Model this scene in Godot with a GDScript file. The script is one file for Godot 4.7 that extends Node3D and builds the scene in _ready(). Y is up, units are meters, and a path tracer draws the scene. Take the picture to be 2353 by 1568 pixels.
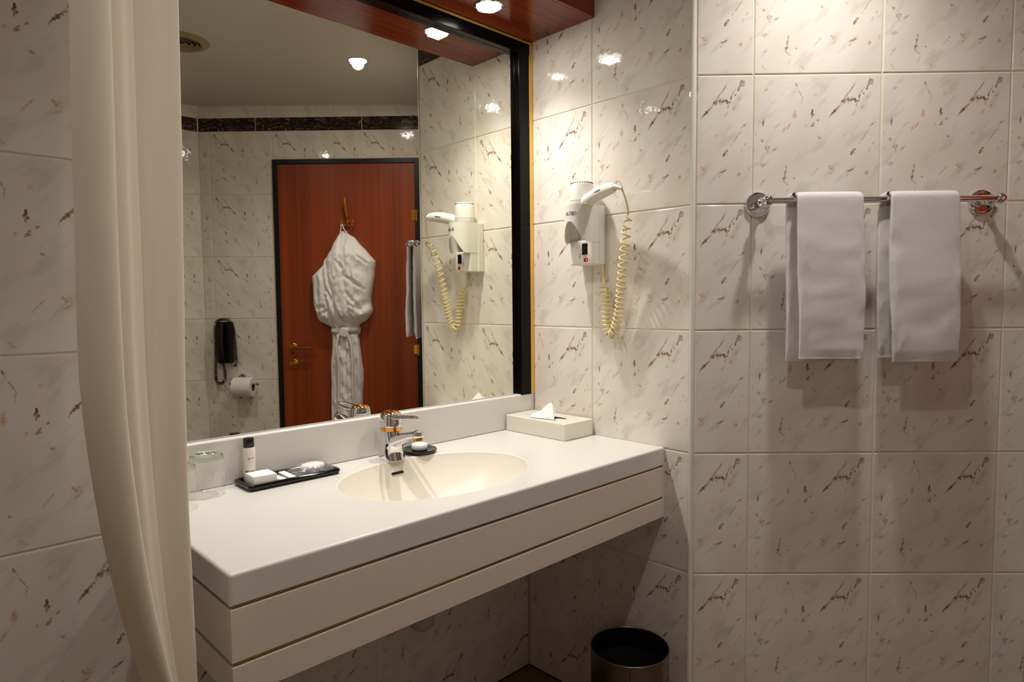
extends Node3D
# Hotel bathroom: vanity niche with mirror, tiled walls, towel rail; the room behind is built too, so the mirror shows it.

const S := 1.0 / 3.0          # wall tile pitch
const TOPY := 2.3111          # ceiling height
const H := 0.8459             # counter height
const W := 0.6039             # return wall length
const K := 0.70710678
const ROWS := [0.0, 0.1743, 0.5077, 0.841, 1.1743, 1.5076, 1.841, 2.1743]

var used := {}
var mat := {}
var rng := RandomNumberGenerator.new()
var noise := FastNoiseLite.new()

# ---------------------------------------------------------------- mesh helper
class MB:
	var st := SurfaceTool.new()
	var xf := Transform3D.IDENTITY
	func _init(t := Transform3D.IDENTITY):
		st.begin(Mesh.PRIMITIVE_TRIANGLES)
		xf = t
	func tri(a: Vector3, b: Vector3, c: Vector3, na: Vector3, nb: Vector3, nc: Vector3, ua := Vector2.ZERO, ub := Vector2.ZERO, uc := Vector2.ZERO):
		if (b - a).cross(c - a).dot(na + nb + nc) > 0.0:
			var t = b; b = c; c = t
			t = nb; nb = nc; nc = t
			var u = ub; ub = uc; uc = u
		var P = [a, b, c]; var N = [na, nb, nc]; var U = [ua, ub, uc]
		for i in 3:
			st.set_normal((xf.basis * N[i]).normalized()); st.set_uv(U[i]); st.add_vertex(xf * P[i])
	func quad(a: Vector3, b: Vector3, c: Vector3, d: Vector3, n: Vector3, ua := Vector2.ZERO, ub := Vector2(1, 0), uc := Vector2(1, 1), ud := Vector2(0, 1)):
		tri(a, b, c, n, n, n, ua, ub, uc); tri(a, c, d, n, n, n, ua, uc, ud)
	func rbox(c: Vector3, size: Vector3, r: float, n := 2):
		var h := size * 0.5
		var inner := h - Vector3(r, r, r)
		var ax = [[0, 1, 2], [1, 2, 0], [2, 0, 1]]
		for f in 3:
			for s in [-1.0, 1.0]:
				var i0: int = ax[f][0]; var i1: int = ax[f][1]; var i2: int = ax[f][2]
				var cs := []
				for dim in [i1, i2]:
					var l := []
					for k in n + 1: l.append(-h[dim] + r * float(k) / n)
					for k in n + 1: l.append(h[dim] - r + r * float(k) / n)
					cs.append(l)
				var pts := []; var nrm := []
				for u in cs[0]:
					var rp := []; var rn := []
					for v in cs[1]:
						var q := Vector3.ZERO
						q[i0] = s * h[i0]; q[i1] = u; q[i2] = v
						var i := q.clamp(-inner, inner)
						var d := (q - i).normalized()
						rp.append(c + i + d * r); rn.append(d)
					pts.append(rp); nrm.append(rn)
				patch(pts, nrm)
	func patch(pts: Array, nrm: Array, uvs := []):
		for i in pts.size() - 1:
			for j in pts[i].size() - 1:
				var ua := Vector2.ZERO; var ub := ua; var uc := ua; var ud := ua
				if uvs: ua = uvs[i][j]; ub = uvs[i + 1][j]; uc = uvs[i + 1][j + 1]; ud = uvs[i][j + 1]
				tri(pts[i][j], pts[i + 1][j], pts[i + 1][j + 1], nrm[i][j], nrm[i + 1][j], nrm[i + 1][j + 1], ua, ub, uc)
				tri(pts[i][j], pts[i + 1][j + 1], pts[i][j + 1], nrm[i][j], nrm[i + 1][j + 1], nrm[i][j + 1], ua, uc, ud)
	func grid(pts: Array, cu := false, cv := false, flip := false, uvs := []):
		var nu := pts.size(); var nv: int = pts[0].size()
		var nrm := []
		for i in nu:
			var row := []
			for j in nv:
				var i0 := i - 1; var i1 := i + 1; var j0 := j - 1; var j1 := j + 1
				if cu: i0 = (i - 1 + nu - 1) % (nu - 1) if i == 0 else i0; i1 = 1 if i == nu - 1 else i1
				if cv: j0 = nv - 2 if j == 0 else j0; j1 = 1 if j == nv - 1 else j1
				if cu and i == 0: i0 = nu - 2
				i0 = maxi(i0, 0); i1 = mini(i1, nu - 1); j0 = maxi(j0, 0); j1 = mini(j1, nv - 1)
				var du: Vector3 = pts[i1][j] - pts[i0][j]
				var dv: Vector3 = pts[i][j1] - pts[i][j0]
				if du.length() < 1e-7: du = pts[mini(i + 1, nu - 1)][(j + nv / 4) % nv] - pts[i][j]
				var n := du.cross(dv).normalized()
				if n.length() < 0.5: n = Vector3.UP
				row.append(-n if flip else n)
			nrm.append(row)
		patch(pts, nrm, uvs)
	func lathe(prof: Array, seg := 32, at := Transform3D.IDENTITY, sharp := 0.75):
		# profile of Vector2(r, y), axis +y of at
		var np := prof.size()
		var sn := []
		for i in np - 1:
			var d: Vector2 = prof[i + 1] - prof[i]
			sn.append(Vector2(d.y, -d.x).normalized())
		for i in np - 1:
			var n0: Vector2 = sn[i]; var n1: Vector2 = sn[i]
			if i > 0 and sn[i - 1].dot(sn[i]) > sharp: n0 = (sn[i - 1] + sn[i]).normalized()
			if i < np - 2 and sn[i + 1].dot(sn[i]) > sharp: n1 = (sn[i + 1] + sn[i]).normalized()
			for k in seg:
				var a0 := TAU * k / seg; var a1 := TAU * (k + 1) / seg
				var d0 := Vector3(cos(a0), 0, sin(a0)); var d1 := Vector3(cos(a1), 0, sin(a1))
				var p: Vector2 = prof[i]; var q: Vector2 = prof[i + 1]
				var A := at * (d0 * p.x + Vector3.UP * p.y); var B := at * (d1 * p.x + Vector3.UP * p.y)
				var C := at * (d1 * q.x + Vector3.UP * q.y); var D := at * (d0 * q.x + Vector3.UP * q.y)
				var nA := at.basis * (d0 * n0.x + Vector3.UP * n0.y); var nB := at.basis * (d1 * n0.x + Vector3.UP * n0.y)
				var nC := at.basis * (d1 * n1.x + Vector3.UP * n1.y); var nD := at.basis * (d0 * n1.x + Vector3.UP * n1.y)
				if p.x > 1e-6: tri(A, B, C, nA, nB, nC, Vector2(float(k) / seg, p.y), Vector2(float(k + 1) / seg, p.y), Vector2(float(k + 1) / seg, q.y))
				if q.x > 1e-6: tri(A, C, D, nA, nC, nD, Vector2(float(k) / seg, p.y), Vector2(float(k + 1) / seg, q.y), Vector2(float(k) / seg, q.y))
	func tube(path: Array, r, seg := 8, closed := false, caps := true):
		var n := path.size()
		var rings := []
		var up := Vector3.UP
		var prev := Vector3.ZERO
		for i in n:
			var t: Vector3
			if closed: t = path[(i + 1) % n] - path[(i - 1 + n) % n]
			else: t = path[mini(i + 1, n - 1)] - path[maxi(i - 1, 0)]
			t = t.normalized()
			var x: Vector3
			if prev == Vector3.ZERO:
				up = Vector3.UP if absf(t.y) < 0.9 else Vector3.RIGHT
				x = up.cross(t).normalized()
			else:
				x = (prev - t * prev.dot(t)).normalized()
			prev = x
			var y := t.cross(x)
			var rad: Vector2
			var rr = r[i] if r is Array else r
			rad = rr if rr is Vector2 else Vector2(rr, rr)
			var ring := []
			for k in seg + 1:
				var a := TAU * k / seg
				ring.append(path[i] + x * cos(a) * rad.x + y * sin(a) * rad.y)
			rings.append(ring)
		if closed: rings.append(rings[0])
		var nr := []
		for i in rings.size():
			var cc := Vector3.ZERO
			for k in seg: cc += rings[i][k]
			cc /= seg
			var row := []
			for k in seg + 1: row.append((rings[i][k] - cc).normalized())
			nr.append(row)
		patch(rings, nr)
		if caps and not closed:
			for e in [0, n - 1]:
				var d: Vector3 = (path[0] - path[1] if e == 0 else path[n - 1] - path[n - 2]).normalized()
				for k in seg: tri(path[e], rings[e][k], rings[e][k + 1], d, d, d)
	func extrude(poly: PackedVector2Array, z0: float, z1: float, soft := false):
		# polygon in xy, extruded along z
		var idx := Geometry2D.triangulate_polygon(poly)
		for i in range(0, idx.size(), 3):
			for zz in [z0, z1]:
				var n := Vector3(0, 0, -1 if zz == minf(z0, z1) else 1)
				var a := poly[idx[i]]; var b := poly[idx[i + 1]]; var c := poly[idx[i + 2]]
				tri(Vector3(a.x, a.y, zz), Vector3(b.x, b.y, zz), Vector3(c.x, c.y, zz), n, n, n)
		var np := poly.size()
		var area := 0.0
		for i in np: area += poly[i].cross(poly[(i + 1) % np])
		var sg := 1.0 if area > 0 else -1.0
		var en := []
		for i in np:
			var d := poly[(i + 1) % np] - poly[i]
			en.append(Vector3(d.y, -d.x, 0).normalized() * sg)
		for i in np:
			var a := poly[i]; var b := poly[(i + 1) % np]
			var na: Vector3 = en[i]; var nb: Vector3 = en[i]
			if soft:
				na = (en[i] + en[(i - 1 + np) % np]).normalized(); nb = (en[i] + en[(i + 1) % np]).normalized()
			tri(Vector3(a.x, a.y, z0), Vector3(b.x, b.y, z0), Vector3(b.x, b.y, z1), na, nb, nb)
			tri(Vector3(a.x, a.y, z0), Vector3(b.x, b.y, z1), Vector3(a.x, a.y, z1), na, nb, na)
	func done() -> ArrayMesh:
		st.index()
		return st.commit()

# ---------------------------------------------------------------- node helpers
func numbered(n: String) -> String:
	used[n] = used.get(n, 0) + 1
	return n if used[n] == 1 else "%s_%03d" % [n, used[n] - 1]

func put(parent: Node, called: String, mesh: Mesh, m: Material) -> MeshInstance3D:
	var o := MeshInstance3D.new()
	o.name = numbered(called) if parent == self else called
	o.mesh = mesh
	o.material_override = m
	parent.add_child(o, true)
	return o

func thing(called: String, label: String, category: String, at := Vector3.ZERO, basis := Basis.IDENTITY, group := "") -> Node3D:
	var o := Node3D.new()
	o.name = numbered(called)
	add_child(o)
	o.transform = Transform3D(basis, at)
	tag(o, label, category, group)
	return o

func tag(o: Node, label: String, category: String, group := ""):
	o.set_meta("label", label); o.set_meta("category", category)
	if group: o.set_meta("group", group)

func structure(o: Node, label: String):
	o.set_meta("kind", "structure"); o.set_meta("label", label)

func copy(src: Node3D, label: String) -> Node3D:
	var c: Node3D = src.duplicate()
	c.name = numbered(String(src.name).rstrip("0123456789").trim_suffix("_"))
	add_child(c)
	c.set_meta("label", label)
	return c

func std(col: Color, rough := 0.5, metal := 0.0, spec := 0.5) -> StandardMaterial3D:
	var m := StandardMaterial3D.new()
	m.albedo_color = col; m.roughness = rough; m.metallic = metal; m.metallic_specular = spec
	return m

func frame(x: Vector3, at: Vector3) -> Transform3D:
	# wall frame: local x along the wall (to the viewer's right), y up, z out of the wall
	return Transform3D(Basis(x, Vector3.UP, x.cross(Vector3.UP)), at)

# ---------------------------------------------------------------- textures
func blot(img: Image, u0: float, v0: float, u1: float, v1: float, w: float, col: Color, a: float, rough := 0.5):
	var n := img.get_width()
	var p0 := Vector2(u0, v0) * n; var p1 := Vector2(u1, v1) * n
	var r := w * n
	var lo := p0.min(p1) - Vector2(r, r) * 2.2; var hi := p0.max(p1) + Vector2(r, r) * 2.2
	for y in range(maxi(0, int(lo.y)), mini(n, int(hi.y) + 1)):
		for x in range(maxi(0, int(lo.x)), mini(n, int(hi.x) + 1)):
			var q := Vector2(x, y)
			var d := p1 - p0
			var t := clampf((q - p0).dot(d) / maxf(d.length_squared(), 0.001), 0, 1)
			var taper := 1.0 - 0.6 * absf(t - 0.5) * 2.0
			var k := noise.get_noise_2d(x * 4.0 + u0 * 900.0, y * 4.0 + v0 * 700.0) + 0.5 * noise.get_noise_2d(x * 15.0, y * 15.0)
			var e := (q - (p0 + d * t)).length() / (r * taper) + k * 1.5 * rough
			var f := clampf((1.65 - e) / 1.4, 0, 1)
			if f > 0.0:
				f = f * f * (3.0 - 2.0 * f)
				f *= clampf(0.85 + 1.3 * noise.get_noise_2d(x * 3.5 + 77.0, y * 3.5), 0.15, 1.0)
				img.set_pixel(x, y, img.get_pixel(x, y).lerp(col, f * a))

func marble_texture() -> ImageTexture:
	var n := 768
	var img := Image.create(n, n, false, Image.FORMAT_RGB8)
	var base := Color(0.90, 0.86, 0.82); var pale := Color(0.93, 0.90, 0.865); var grey := Color(0.79, 0.755, 0.71)
	for y in n:
		for x in n:
			# clouding drawn out along the diagonal of the veins
			var a := (x + y) * 0.4714; var b := (x - y) * 0.4714
			var k := noise.get_noise_2d(a * 0.42 + 300.0, b * 0.16 + 40.0)
			var k2 := noise.get_noise_2d(a * 1.1 + 90.0, b * 0.36 + 800.0)
			var c := base.lerp(pale, clampf(0.5 + k * 1.1, 0, 1)).lerp(grey, clampf(k2 * 1.2 - 0.28, 0, 0.42))
			img.set_pixel(x, y, c)
	var dk := Color(0.43, 0.285, 0.195); var br := Color(0.55, 0.38, 0.27); var og := Color(0.80, 0.58, 0.43); var gy := Color(0.56, 0.52, 0.46)
	# [u0, v0, u1, v1, width, colour, strength]
	var marks = [
		[0.905, 0.045, 0.92, 0.075, 0.026, gy, 0.75], [0.91, 0.04, 0.88, 0.12, 0.012, dk, 0.65], [0.855, 0.15, 0.86, 0.155, 0.010, dk, 0.8],
		[0.83, 0.16, 0.80, 0.25, 0.010, dk, 0.85], [0.865, 0.10, 0.82, 0.17, 0.005, br, 0.6], [0.70, 0.205, 0.79, 0.195, 0.020, dk, 0.8], [0.795, 0.195, 0.80, 0.225, 0.011, dk, 0.75], [0.68, 0.23, 0.72, 0.20, 0.016, br, 0.7],
		[0.66, 0.265, 0.615, 0.305, 0.016, dk, 0.85], [0.615, 0.30, 0.595, 0.335, 0.007, dk, 0.8], [0.69, 0.235, 0.64, 0.275, 0.008, br, 0.7],
		[0.79, 0.07, 0.75, 0.14, 0.006, br, 0.7], [0.75, 0.13, 0.70, 0.20, 0.010, gy, 0.6], [0.71, 0.18, 0.67, 0.24, 0.006, br, 0.6],
		[0.462, 0.275, 0.458, 0.335, 0.012, dk, 0.9], [0.475, 0.375, 0.455, 0.405, 0.012, br, 0.9], [0.50, 0.36, 0.515, 0.35, 0.008, br, 0.6],
		[0.325, 0.06, 0.345, 0.11, 0.006, br, 0.65], [0.35, 0.12, 0.385, 0.185, 0.005, br, 0.6], [0.38, 0.19, 0.375, 0.23, 0.006, og, 0.6],
		[0.33, 0.28, 0.32, 0.35, 0.018, og, 0.65], [0.30, 0.37, 0.265, 0.42, 0.010, og, 0.7], [0.255, 0.40, 0.235, 0.44, 0.010, og, 0.7], [0.22, 0.37, 0.16, 0.42, 0.008, og, 0.45], [0.41, 0.39, 0.42, 0.395, 0.012, og, 0.45],
		[0.07, 0.50, 0.075, 0.52, 0.016, og, 0.75], [0.08, 0.34, 0.078, 0.40, 0.009, dk, 0.75], [0.09, 0.12, 0.11, 0.11, 0.016, gy, 0.45],
		[0.11, 0.545, 0.12, 0.59, 0.026, gy, 0.55], [0.15, 0.585, 0.19, 0.565, 0.010, gy, 0.5], [0.06, 0.70, 0.10, 0.69, 0.022, gy, 0.4], [0.10, 0.80, 0.06, 0.86, 0.012, gy, 0.4],
		[0.515, 0.485, 0.525, 0.495, 0.016, gy, 0.6], [0.80, 0.575, 0.77, 0.625, 0.015, dk, 0.85], [0.82, 0.55, 0.90, 0.44, 0.005, br, 0.45], [0.90, 0.41, 0.955, 0.37, 0.007, br, 0.5],
		[0.60, 0.715, 0.63, 0.735, 0.024, og, 0.75], [0.63, 0.75, 0.60, 0.77, 0.010, og, 0.6], [0.735, 0.755, 0.79, 0.735, 0.009, dk, 0.7], [0.745, 0.765, 0.74, 0.79, 0.008, og, 0.6],
		[0.895, 0.755, 0.895, 0.785, 0.017, og, 0.85], [0.965, 0.71, 0.97, 0.74, 0.008, og, 0.6], [0.93, 0.55, 0.955, 0.52, 0.008, og, 0.5], [0.905, 0.60, 0.92, 0.57, 0.007, og, 0.55],
		[0.265, 0.70, 0.255, 0.78, 0.009, gy, 0.7], [0.255, 0.77, 0.245, 0.83, 0.013, br, 0.7], [0.25, 0.83, 0.29, 0.86, 0.007, gy, 0.7], [0.32, 0.805, 0.335, 0.80, 0.009, br, 0.55], [0.285, 0.88, 0.26, 0.93, 0.007, og, 0.4],
		[0.86, 0.24, 0.835, 0.27, 0.009, og, 0.7], [0.89, 0.17, 0.885, 0.20, 0.007, og, 0.5], [0.80, 0.28, 0.775, 0.32, 0.008, og, 0.5], [0.47, 0.17, 0.50, 0.14, 0.012, og, 0.3],
		[0.70, 0.48, 0.72, 0.45, 0.010, og, 0.35], [0.06, 0.93, 0.09, 0.965, 0.010, og, 0.4], [0.36, 0.93, 0.39, 0.96, 0.010, og, 0.35], [0.45, 0.80, 0.52, 0.72, 0.006, br, 0.3], [0.02, 0.45, 0.025, 0.475, 0.008, og, 0.5],
	]
	for m in marks: blot(img, m[0], m[1], m[2], m[3], m[4] * 0.76, m[5], minf(1.0, m[6]), 0.95)
	img.generate_mipmaps()
	return ImageTexture.create_from_image(img)

func border_texture() -> ImageTexture:
	var w := 512; var h := 64
	var img := Image.create(w, h, false, Image.FORMAT_RGB8)
	for y in h:
		for x in w:
			var q := Vector2(x, y)
			var wx := noise.get_noise_2d(x * 0.9 + 50, y * 0.9) * 90.0; var wy := noise.get_noise_2d(x * 0.9, y * 0.9 + 900) * 60.0
			var k := noise.get_noise_2d((q.x + q.y * 1.4 + wx) * 1.3, (q.y * 2.0 - q.x * 0.35 + wy) * 2.6 + 77.0)
			var c := Color(0.055, 0.04, 0.035).lerp(Color(0.26, 0.20, 0.19), clampf(0.5 + k * 1.8, 0, 1))
			c = c.lerp(Color(0.62, 0.45, 0.30), clampf((k - 0.26) * 5.0, 0, 0.9))
			c = c.lerp(Color(0.30, 0.13, 0.09), clampf((-k - 0.28) * 4.0, 0, 0.6))
			img.set_pixel(x, y, c)
	img.generate_mipmaps()
	return ImageTexture.create_from_image(img)

func wood_texture(dark: Color, light: Color, across: float, along: float) -> ImageTexture:
	var w := 512; var h := 512
	var img := Image.create(w, h, false, Image.FORMAT_RGB8)
	for y in h:
		for x in w:
			var k := noise.get_noise_2d(x * across * 1.2, y * along) + 0.55 * noise.get_noise_2d(x * across * 7.0 + 200, y * along * 3.0 + 30) + 0.3 * noise.get_noise_2d(x * across * 19.0, y * along * 6.0 + 400)
			img.set_pixel(x, y, dark.lerp(light, clampf(0.5 + k * 0.62, 0, 1)))
	img.generate_mipmaps()
	return ImageTexture.create_from_image(img)

func noise_tex(freq: float, normal := false, strength := 4.0, size := 256) -> NoiseTexture2D:
	var t := NoiseTexture2D.new()
	var nn := FastNoiseLite.new()
	nn.seed = 5; nn.frequency = freq; nn.noise_type = FastNoiseLite.TYPE_SIMPLEX
	t.noise = nn; t.width = size; t.height = size; t.seamless = true
	t.as_normal_map = normal; t.bump_strength = strength
	return t

func make_materials():
	noise.seed = 11; noise.frequency = 0.012; noise.fractal_octaves = 4
	var m := std(Color(1, 1, 1), 0.055)
	m.albedo_texture = marble_texture()
	m.normal_enabled = true; m.normal_texture = noise_tex(0.022, true, 5.0); m.normal_scale = 0.035
	mat.tile = m
	m = std(Color(1, 1, 1), 0.12); m.albedo_texture = border_texture(); mat.border = m
	mat.grout = std(Color(0.92, 0.87, 0.76), 0.7)
	mat.plaster = std(Color(0.80, 0.775, 0.73), 0.38)
	mat.floor_tile = std(Color(0.46, 0.38, 0.29), 0.3)
	mat.floor_grout = std(Color(0.12, 0.10, 0.08), 0.8)
	mat.bead = std(Color(0.92, 0.90, 0.87), 0.22)
	mat.corian = std(Color(0.855, 0.84, 0.815), 0.26)
	mat.basin = std(Color(0.88, 0.85, 0.795), 0.42)
	mat.panel = std(Color(0.885, 0.835, 0.785), 0.38)
	mat.tan = std(Color(0.66, 0.52, 0.26), 0.55)
	mat.mirror = std(Color(0.93, 0.93, 0.89), 0.0, 1.0)
	mat.black_frame = std(Color(0.010, 0.008, 0.010), 0.18, 0.0, 0.3)
	mat.gilt = std(Color(0.93, 0.74, 0.33), 0.4, 0.25)
	mat.chrome = std(Color(0.88, 0.88, 0.90), 0.05, 1.0)
	mat.brass = std(Color(0.85, 0.62, 0.24), 0.16, 1.0)
	mat.gold = std(Color(0.93, 0.68, 0.28), 0.1, 1.0)
	mat.steel = std(Color(0.50, 0.48, 0.46), 0.28, 1.0)
	mat.dark_steel = std(Color(0.22, 0.21, 0.20), 0.4, 1.0)
	var mw := std(Color(1, 1, 1), 0.16)
	mw.albedo_texture = wood_texture(Color(0.33, 0.12, 0.06), Color(0.55, 0.235, 0.125), 0.5, 0.012)
	mw.uv1_scale = Vector3(1, 1, 1)
	mat.mahogany = mw
	var dw := std(Color(1, 1, 1), 0.34)
	dw.albedo_texture = wood_texture(Color(0.47, 0.175, 0.06), Color(0.64, 0.275, 0.10), 0.7, 0.02)
	mat.door = dw
	mat.black_paint = std(Color(0.02, 0.018, 0.016), 0.35)
	mat.white_plastic = std(Color(0.90, 0.885, 0.845), 0.30)
	mat.cream_cord = std(Color(0.90, 0.82, 0.60), 0.35)
	mat.black_plastic = std(Color(0.012, 0.012, 0.014), 0.3)
	mat.black_cord = std(Color(0.012, 0.012, 0.012), 0.55)
	mat.black_glass = std(Color(0.008, 0.008, 0.012), 0.06)
	mat.window_grey = std(Color(0.42, 0.375, 0.30), 0.15)
	mat.print = std(Color(0.16, 0.14, 0.14), 0.6)
	mat.red_print = std(Color(0.45, 0.22, 0.16), 0.6)
	mat.red = std(Color(0.75, 0.02, 0.02), 0.2)
	mat.red_cap = std(Color(0.85, 0.10, 0.04), 0.2)
	var lamp := std(Color(0.9, 0.05, 0.03), 0.2)
	lamp.emission_enabled = true; lamp.emission = Color(1.0, 0.55, 0.2); lamp.emission_energy_multiplier = 2.0
	mat.indicator = lamp
	var t := std(Color(0.945, 0.925, 0.925), 0.95)
	t.rim_enabled = true; t.rim = 0.5
	t.uv1_triplanar = true; t.uv1_scale = Vector3(14, 14, 14)
	t.heightmap_enabled = false
	t.normal_enabled = true; t.normal_texture = noise_tex(0.16, true, 10.0); t.normal_scale = 0.8
	mat.terry = t
	t = t.duplicate(); t.albedo_color = Color(0.97, 0.95, 0.935); t.normal_scale = 0.5
	mat.robe = t
	var c := std(Color(0.89, 0.835, 0.765), 0.7)
	c.backlight_enabled = true; c.backlight = Color(0.30, 0.27, 0.22)
	c.rim_enabled = true; c.rim = 0.25
	mat.curtain = c
	var g := std(Color(0.95, 1.0, 0.93, 0.0), 0.0)
	g.transparency = BaseMaterial3D.TRANSPARENCY_ALPHA
	g.refraction_enabled = true; g.refraction_scale = 0.05
	mat.glass = g
	g = std(Color(0.97, 0.97, 0.98, 0.14), 0.12)
	g.transparency = BaseMaterial3D.TRANSPARENCY_ALPHA
	mat.film = g
	g = std(Color(0.98, 0.99, 0.98, 0.05), 0.0)
	g.transparency = BaseMaterial3D.TRANSPARENCY_ALPHA
	mat.thin_glass = g
	mat.paper = std(Color(0.93, 0.925, 0.91), 0.8)
	mat.soap = std(Color(0.93, 0.91, 0.88), 0.45)
	mat.bottle = std(Color(0.90, 0.865, 0.82), 0.28)
	mat.ceramic_black = std(Color(0.02, 0.018, 0.025), 0.1)
	mat.tissue_box = std(Color(0.90, 0.875, 0.83), 0.22)
	mat.vent = std(Color(0.62, 0.54, 0.40), 0.5)
	mat.dark = std(Color(0.02, 0.018, 0.015), 0.8)
	mat.pipe = std(Color(0.72, 0.69, 0.65), 0.4)
	var e := std(Color(1, 1, 1), 0.3)
	e.emission_enabled = true; e.emission = Color(1.0, 0.97, 0.93); e.emission_energy_multiplier = 9.0
	mat.lens = e

# ---------------------------------------------------------------- walls
func tile_mesh(x0: float, x1: float, y0: float, y1: float, nomx: float, nomtop: float, sx := S, sy := S) -> ArrayMesh:
	var b := MB.new()
	var g := 0.0015; var v := 0.0024; var dp := 0.006
	x0 += g; x1 -= g; y0 += g; y1 -= g
	var uv := func(x: float, y: float) -> Vector2: return Vector2((x - nomx) / sx, (nomtop - y) / sy)
	var X = [x0 + v, x1 - v]; var Y = [y0 + v, y1 - v]
	var f = [Vector3(X[0], Y[0], 0), Vector3(X[1], Y[0], 0), Vector3(X[1], Y[1], 0), Vector3(X[0], Y[1], 0)]
	var m = [Vector3(x0, y0, -v * 0.7), Vector3(x1, y0, -v * 0.7), Vector3(x1, y1, -v * 0.7), Vector3(x0, y1, -v * 0.7)]
	var nz := Vector3(0, 0, 1)
	b.quad(f[0], f[1], f[2], f[3], nz, uv.call(X[0], Y[0]), uv.call(X[1], Y[0]), uv.call(X[1], Y[1]), uv.call(X[0], Y[1]))
	var sn = [Vector3(0, -1, 0), Vector3(1, 0, 0), Vector3(0, 1, 0), Vector3(-1, 0, 0)]
	for i in 4:
		var j := (i + 1) % 4
		var u0: Vector2 = uv.call(f[i].x, f[i].y); var u1: Vector2 = uv.call(f[j].x, f[j].y)
		var en: Vector3 = (sn[i] + nz).normalized()
		var fn: Vector3 = (nz + sn[i] * 0.4).normalized()
		b.tri(f[i], f[j], m[j], fn, fn, en, u0, u1, u1)
		b.tri(f[i], m[j], m[i], fn, en, en, u0, u1, u0)
		var lo0: Vector3 = Vector3(m[i].x, m[i].y, -dp); var lo1: Vector3 = Vector3(m[j].x, m[j].y, -dp)
		b.quad(m[i], m[j], lo1, lo0, sn[i], u0, u1, u1, u0)
	return b.done()

func wall(called: String, label: String, fr: Transform3D, length: float, cols: Array, rows: Array, back_from := 0.0, ystart := 0.0, ext := 0.0, thick := 0.12) -> MeshInstance3D:
	# body with the grout face 1.8 mm behind the tile faces
	var b := MB.new()
	b.rbox(Vector3((back_from + length + ext) * 0.5, (TOPY + ystart) * 0.5, -0.0026 - thick * 0.5), Vector3(length + ext - back_from, TOPY - ystart, thick), 0.0005, 1)
	var w := put(self, called, b.done(), mat.grout)
	w.transform = fr
	structure(w, label)
	for c in cols:
		for r in rows:
			# r = [y0, y1, nominal top]
			put(w, "tile", tile_mesh(c[0], c[1], r[0], r[1], c[2], r[2]), mat.tile)
	return w

func full_rows(lo := 0.0, hi := 99.0) -> Array:
	var out := []
	for i in ROWS.size() - 1:
		var y0: float = maxf(ROWS[i], lo); var y1: float = minf(ROWS[i + 1], hi)
		if y1 - y0 > 0.01: out.append([y0, y1, ROWS[i + 1]])
	if hi > TOPY: out.append([2.2473, TOPY - 0.002, 2.2473 + S])
	return out

func columns(from: float, to: float, joint: float) -> Array:
	# columns of the nominal grid with one joint at `joint`, clipped to [from, to]
	var out := []
	var i := int(floor((from - joint) / S))
	while joint + i * S < to - 0.004:
		var a := joint + i * S
		var x0 := maxf(a, from); var x1 := minf(a + S, to)
		if x1 - x0 > 0.008: out.append([x0, x1, a])
		i += 1
	return out

func border(w: Node, from: float, to: float, first: float):
	var x := from; var n := 0; var step := first
	while x < to - 0.004:
		var x1 := minf(x + step, to)
		put(w, "border_tile", tile_mesh(x, x1, 2.1743, 2.2473, x - 0.21 * n, 2.2473, 0.6, 0.073), mat.border)
		x = x1; step = 0.57; n += 1

# ---------------------------------------------------------------- scene
func _ready():
	rng.seed = 7
	# camera
	var cam := Camera3D.new()
	cam.name = "camera"
	var yaw := 0.7722; var pitch := -0.0614; var roll := -0.0091
	var fwd := Vector3(sin(yaw) * cos(pitch), sin(pitch), -cos(yaw) * cos(pitch))
	var rt := Vector3(cos(yaw), 0, sin(yaw))
	var up := rt.cross(fwd)
	var r2 := rt * cos(roll) + up * sin(roll)
	var u2 := up * cos(roll) - rt * sin(roll)
	cam.transform = Transform3D(Basis(r2, u2, -fwd), Vector3(-1.5562, 1.2576, 1.51))
	cam.fov = rad_to_deg(2.0 * atan(784.0 / 1492.9))
	cam.near = 0.02
	add_child(cam)
	cam.current = true
	# environment: an inner room, no daylight
	var env := Environment.new()
	env.background_mode = Environment.BG_COLOR
	env.background_color = Color(0, 0, 0)
	env.tonemap_mode = Environment.TONE_MAPPER_LINEAR
	env.tonemap_exposure = 1.0
	env.sdfgi_enabled = true; env.ssao_enabled = true; env.ssil_enabled = true
	var we := WorldEnvironment.new()
	we.name = "environment"; we.environment = env
	add_child(we)
	make_materials()
	build_room()
	build_canopy()
	build_mirror()
	build_vanity()
	build_ceiling_fittings()
	build_door()
	build_curtain()
	build_towels()
	build_hair_dryer()
	build_counter_things()
	build_robe()
	build_door_wall_things()
	build_bin()

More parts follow.
